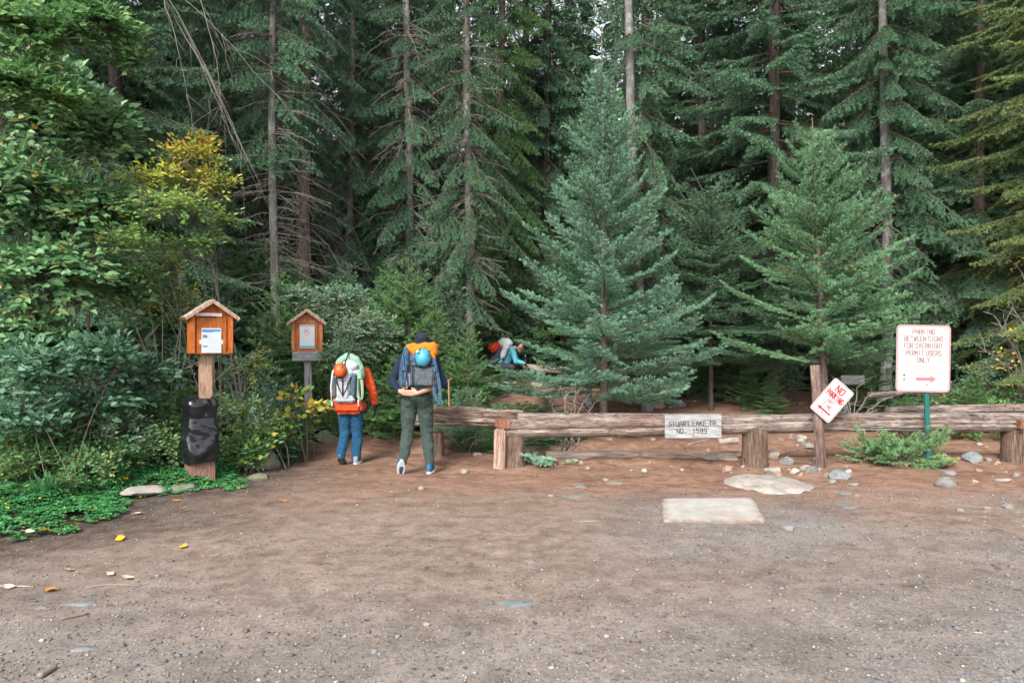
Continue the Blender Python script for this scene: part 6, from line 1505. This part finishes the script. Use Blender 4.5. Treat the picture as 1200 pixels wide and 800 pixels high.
organic('trousers', [('e', (0, -.01, .82), (.165, .135, .12)), ('e', (-.07, -.04, .78), (.09, .10, .10)), ('e', (.07, -.04, .78), (.09, .10, .10))] + leg(hipL, knL, (anL[0], anL[1] + .01, anL[2] + .0), .098, .075, .062) + leg(hipR, knR, (anR[0], anR[1], anR[2] + .0), .098, .075, .066), c_blue, wo_, vox=.010, it=4, fold=.013, fs=9, fdir=(1, 1, 1.15))
organic('jacket', [('c', (0, .0, .84), (0, .06, 1.02), .172, .165), ('b', (0, -.015, .79), (.385, .34, .20), (0, 0, 0), .05), ('e', (0, .11, 1.15), (.185, .14, .15)), ('c', shL, shR, .068, .068), ('c', (0, .17, 1.27), (-.01, .22, 1.34), .072, .066)] + arm(shL, elL, Vector(elL).lerp(Vector(wrL), .85), .066, .054, .046) + arm(shR, elR, Vector(elR).lerp(Vector(wrR), .85), .068, .060, .050), c_orange, wo_, vox=.010, it=4, fold=.015, fs=11)
organic('hair', [('e', (hc[0], hc[1] - .02, hc[2] + .03), (.085, .10, .09)), ('c', (hc[0], hc[1] - .08, hc[2] - .02), (hc[0], hc[1] - .10, hc[2] - .14), .035, .02)], hairm, wo_, vox=.009, it=3)
for w_, d_, sg in ((wrL, (-.05, .05, -1), 1), (wrR, (.05, .06, -1), -1)):
    organic('glove', hand(w_, d_, (0, .9, 0.05), (sg, -.1, 0), .45, 1.12) + [('c', Vector(w_) + Vector((0, 0, .05)), w_, .038, .034)], c_black, wo_, vox=.0075, it=2)
shoe(wo_, (-.112, -.14, .085), (-.105, .04, -.005), shoe_grey, w=.045, sole=simple('dark sole', (.07, .07, .08), .8, .2)); shoe(wo_, (.075, -.03, .005), (.085, .165, .005), shoe_grey, w=.045, sole=sole_w)
bp = world(empty('backpack'), wo_); tag(bp, 'pale grey and slate backpack carried by the hiker in the orange red jacket', 'backpack')
organic('main_body', [('b', (-.03, -.12, 1.06), (.36, .20, .42), (0, 0, 0), .07), ('e', (-.03, -.12, 1.26), (.17, .12, .10))], c_lgrey, bp, vox=.011, it=5, fold=.010, fs=8)
organic('side_panel', [('b', (.075, -.205, 1.08), (.12, .06, .33), (0, .06, 0), .025)], c_slate, bp, vox=.009, it=4, fold=.008, fs=9)
organic('side_panel', [('b', (-.165, -.20, 1.06), (.07, .06, .30), (0, -.05, 0), .025)], c_dgrey, bp, vox=.009, it=4, fold=.008, fs=9)
organic('front_pocket', [('b', (-.045, -.225, 1.02), (.16, .05, .26), (0, 0, 0), .022), ('b', (-.03, -.21, .885), (.30, .07, .09), (0, 0, 0), .03)], c_grey, bp, vox=.009, it=4, fold=.010, fs=11)
mb = MB()
for pts in ([(-.14, -.235, 1.20), (-.11, -.26, 1.08), (-.045, -.262, .94), (.02, -.262, 1.08), (.06, -.25, 1.20)], [(-.045, -.235, 1.26), (-.045, -.262, 1.12), (-.045, -.262, .96)], [(.135, -.235, 1.22), (.125, -.25, 1.05), (.12, -.235, .88)], [(-.19, -.19, .95), (-.16, -.245, .91)]): mb.tube(pts, [.008] * len(pts), 6)
mb.build('buckle_strap', c_black, bp, True)
mb = MB()
for pts in ([(-.20, -.16, 1.28), (-.225, -.17, 1.05), (-.215, -.16, .86)], [(.15, -.2, .95), (.155, -.22, .80)], [(-.215, -.17, .86), (-.20, -.20, .80)]): mb.tube(pts, [.011] * len(pts), 6)
mb.build('pale_strap', c_white, bp, True)
for sx in (-1, 1):
    mb = MB(); mb.tube([(sx * .10 - .02, -.03, 1.27), (sx * .12, .08, 1.335), (sx * .125, .21, 1.27), (sx * .13, .25, 1.12), (sx * .15, .14, .95), (sx * .15 - .02, -.03, .92)], [.020] * 6, 8); mb.build('shoulder_strap', c_black, bp, True)
organic('hip_belt', [('c', (-.19, .0, .90), (-.10, -.12, .89), .03, .03), ('c', (.19, .0, .90), (.10, -.12, .89), .03, .03)], c_black, bp, vox=.01, it=3)
def roll(root, parts, m, name, label, cat, **kw):
    o = world(organic(name, parts, m, None, **kw), root); tag(o, label, cat); return o
roll(wo_, [('c', (-.17, -.07, 1.28), (-.12, -.07, 1.40), .055, .055), ('c', (-.12, -.07, 1.40), (-.02, -.07, 1.46), .055, .06), ('c', (-.02, -.07, 1.46), (.09, -.07, 1.42), .06, .055), ('c', (.09, -.07, 1.42), (.15, -.07, 1.30), .055, .05), ('c', (.15, -.07, 1.30), (.16, -.07, 1.20), .05, .045)], c_mint, 'sleeping_pad', 'pale green pad arched over the top of the pale grey backpack', 'sleeping pad', vox=.01, it=4, fold=.008, fs=12)
roll(wo_, [('e', (.02, -.16, 1.335), (.105, .085, .085)), ('e', (-.09, -.13, 1.31), (.07, .07, .06))], c_white, 'white_bag', 'white round stuff bag under the pale green pad', 'bag', vox=.01, it=3, fold=.014, fs=10)
mb = MB(); mb.tube([(.0, -.10, 1.525), (-.005, -.19, 1.45), (-.02, -.26, 1.36), (-.03, -.25, 1.27)], [.008] * 4, 6); mb.build('lid_strap', c_black, bp, True)
helmet(wo_, (-.075, -.285, 1.285), .090, plast_or, 'orange climbing helmet clipped on the pale grey backpack', (1.15, -.1, 0))
rope(wo_, 'coil of pale green rope on the right side of the pale grey backpack', rope_gr, .165, -.21, 1.29, .87, .060, 9, 3, rad=.0065, wrap=1.22, skew=.03)

# ---------- hiker crouching on the slope
YC = 16.0; bx3 = X(592, YC); zg = h1(bx3, YC)
cr = empty('person', (bx3, YC, zg)); tag(cr, 'hiker bent low on the slope in a light teal jacket, holding a pole', 'person')
sx3 = 1.0
hipA, hipB = (-.10, -.10, .40), (-.10, .10, .40); knA, knB = (.16, -.12, .36), (.12, .14, .40); anA, anB = (.06, -.12, .10), (-.02, .12, .10)
shA, shB = (.16, -.17, .78), (.16, .17, .78); elA, elB = (.25, -.24, .50), (.28, .22, .52); wrA, wrB = (.44, -.22, .46), (.42, .18, .40)
hc = (.34, 0, .84)
body = [('e', (-.08, 0, .44), (.13, .15, .12)), ('c', (-.06, 0, .46), (.06, 0, .66), .115, .125), ('e', (.10, 0, .72), (.14, .16, .13)), ('c', shA, shB, .05, .05), ('c', (.16, 0, .78), (.28, 0, .84), .055, .05)]
body += leg(hipA, knA, anA, .08, .055, .035) + leg(hipB, knB, anB, .08, .055, .035) + arm(shA, elA, wrA, .044, .035, .026) + arm(shB, elB, wrB, .044, .035, .026) + head_parts(hc, (1, 0, -.7), .98) + hand(wrB, (.6, 0, -.8), (0, -1, 0), (-.7, 0, -.5), .4)
organic('body', body, skin, cr, vox=.010, it=3)
organic('jacket', [('c', (-.06, 0, .44), (.06, 0, .66), .150, .155), ('e', (.10, 0, .72), (.165, .19, .15)), ('c', shA, shB, .070, .070)] + arm(shA, elA, Vector(elA).lerp(Vector(wrA), .9), .070, .062, .048) + arm(shB, elB, Vector(elB).lerp(Vector(wrB), .9), .070, .062, .048), c_teal, cr, vox=.011, it=4, fold=.012, fs=10)
organic('trousers', [('e', (-.09, 0, .40), (.15, .16, .12))] + leg(hipA, knA, anA, .10, .078, .055) + leg(hipB, knB, anB, .10, .078, .055), c_dgrey, cr, vox=.011, it=4, fold=.010, fs=9)
organic('glove', hand(wrA, (.7, 0, -.6), (0, -1, 0.1), (-.6, 0, -.6), .55, 1.1), c_black, cr, vox=.008, it=2)
organic('cap', [('e', (hc[0] - .02, 0, hc[2] + .05), (.10, .09, .075))], capm, cr, vox=.009, it=3)
shoe(cr, (.03, -.12, .0), (.24, -.13, .0), shoe_grey); shoe(cr, (-.06, .12, .0), (.15, .13, .0), shoe_grey)
bp = world(empty('backpack'), cr); tag(bp, 'dark blue backpack on the back of the crouching hiker', 'backpack')
organic('main_body', [('b', (-.17, 0, .66), (.24, .34, .44), (0, .42, 0), .07)], c_slate, bp, vox=.012, it=4, fold=.012, fs=8)
organic('front_pocket', [('b', (-.29, -.03, .50), (.16, .30, .26), (0, .42, 0), .05)], c_slate, bp, vox=.012, it=4, fold=.012, fs=9)
mb = MB(); mb.tube([(-.05, -.17, .50), (.04, -.20, .68), (.10, -.20, .83)], [.014] * 3, 6); mb.build('shoulder_strap', c_dgrey, bp, True)
roll(cr, [('e', (-.26, -.12, .82), (.14, .14, .12)), ('e', (-.18, -.10, .87), (.11, .1, .09))], c_red, 'red_bundle', 'red orange cloth bundle tied on the dark blue backpack', 'bundle', vox=.011, it=2, fold=.03, fs=9)
roll(cr, [('e', (.0, -.06, .92), (.18, .17, .13)), ('c', (.04, -.17, .88), (-.06, -.20, .62), .08, .06)], cloth('bright white cloth', (.78, .80, .81)), 'white_bag', 'white stuff bag on top of the dark blue backpack', 'bag', vox=.011, it=3, fold=.018, fs=9)
mb = MB(); mb.tube([(.47, -.23, .62), (.50, -.24, -.05)], [.010, .006], 8); mb.tube([(.466, -.23, .66), (.474, -.23, .56)], [.018, .018], 8)
o = world(mb.build('trekking_pole', bolt_mat, None, True), cr); tag(o, 'thin trekking pole planted by the crouching hiker', 'trekking pole')
# ================================================================= light, sky, camera
sun_el, sun_az = math.radians(38), math.radians(202)   # behind the camera, a little to the left
w = bpy.data.worlds.new('World'); scene.world = w; w.use_nodes = True
nt = w.node_tree; nt.nodes.clear()
sky = nt.nodes.new('ShaderNodeTexSky'); sky.sky_type = 'NISHITA'; sky.sun_disc = False
sky.sun_elevation = sun_el; sky.sun_rotation = sun_az; sky.air_density = 1.0; sky.dust_density = 3.0; sky.altitude = 900
hs = nt.nodes.new('ShaderNodeHueSaturation'); hs.inputs['Saturation'].default_value = .22
bg = nt.nodes.new('ShaderNodeBackground'); bg.inputs[1].default_value = .12
wo = nt.nodes.new('ShaderNodeOutputWorld')
nt.links.new(sky.outputs[0], hs.inputs['Color']); nt.links.new(hs.outputs[0], bg.inputs[0]); nt.links.new(bg.outputs[0], wo.inputs[0])
sl = bpy.data.lights.new('sun', 'SUN'); sl.energy = 1.5; sl.angle = math.radians(15); sl.color = (1.0, .965, .92)
so = bpy.data.objects.new('sun', sl); C.objects.link(so)
d = Vector((math.sin(sun_az) * math.cos(sun_el), math.cos(sun_az) * math.cos(sun_el), math.sin(sun_el)))
so.rotation_euler = d.to_track_quat('Z', 'Y').to_euler(); so.location = (0, -10, 20)
cd = bpy.data.cameras.new('camera'); co = bpy.data.objects.new('camera', cd); C.objects.link(co)
co.location = (0, 0, EYE); co.rotation_euler = (PI / 2, 0, 0)
cd.sensor_width = 36; cd.lens = 24; cd.shift_y = 5 / 1200; cd.clip_end = 1500; cd.clip_start = .05
scene.camera = co
scene.view_settings.view_transform = 'Standard'; scene.view_settings.look = 'None'
scene.view_settings.gamma = 1; scene.view_settings.exposure = 1.75; scene.view_settings.use_curve_mapping = False
scene.render.engine = 'CYCLES'
cy = scene.cycles
cy.max_bounces = 4; cy.diffuse_bounces = 2; cy.glossy_bounces = 2; cy.transmission_bounces = 2; cy.transparent_max_bounces = 4
cy.use_denoising = True; cy.use_adaptive_sampling = True; cy.adaptive_threshold = .02
cy.caustics_reflective = False; cy.caustics_refractive = False; cy.sample_clamp_indirect = 4
scene.render.film_transparent = False
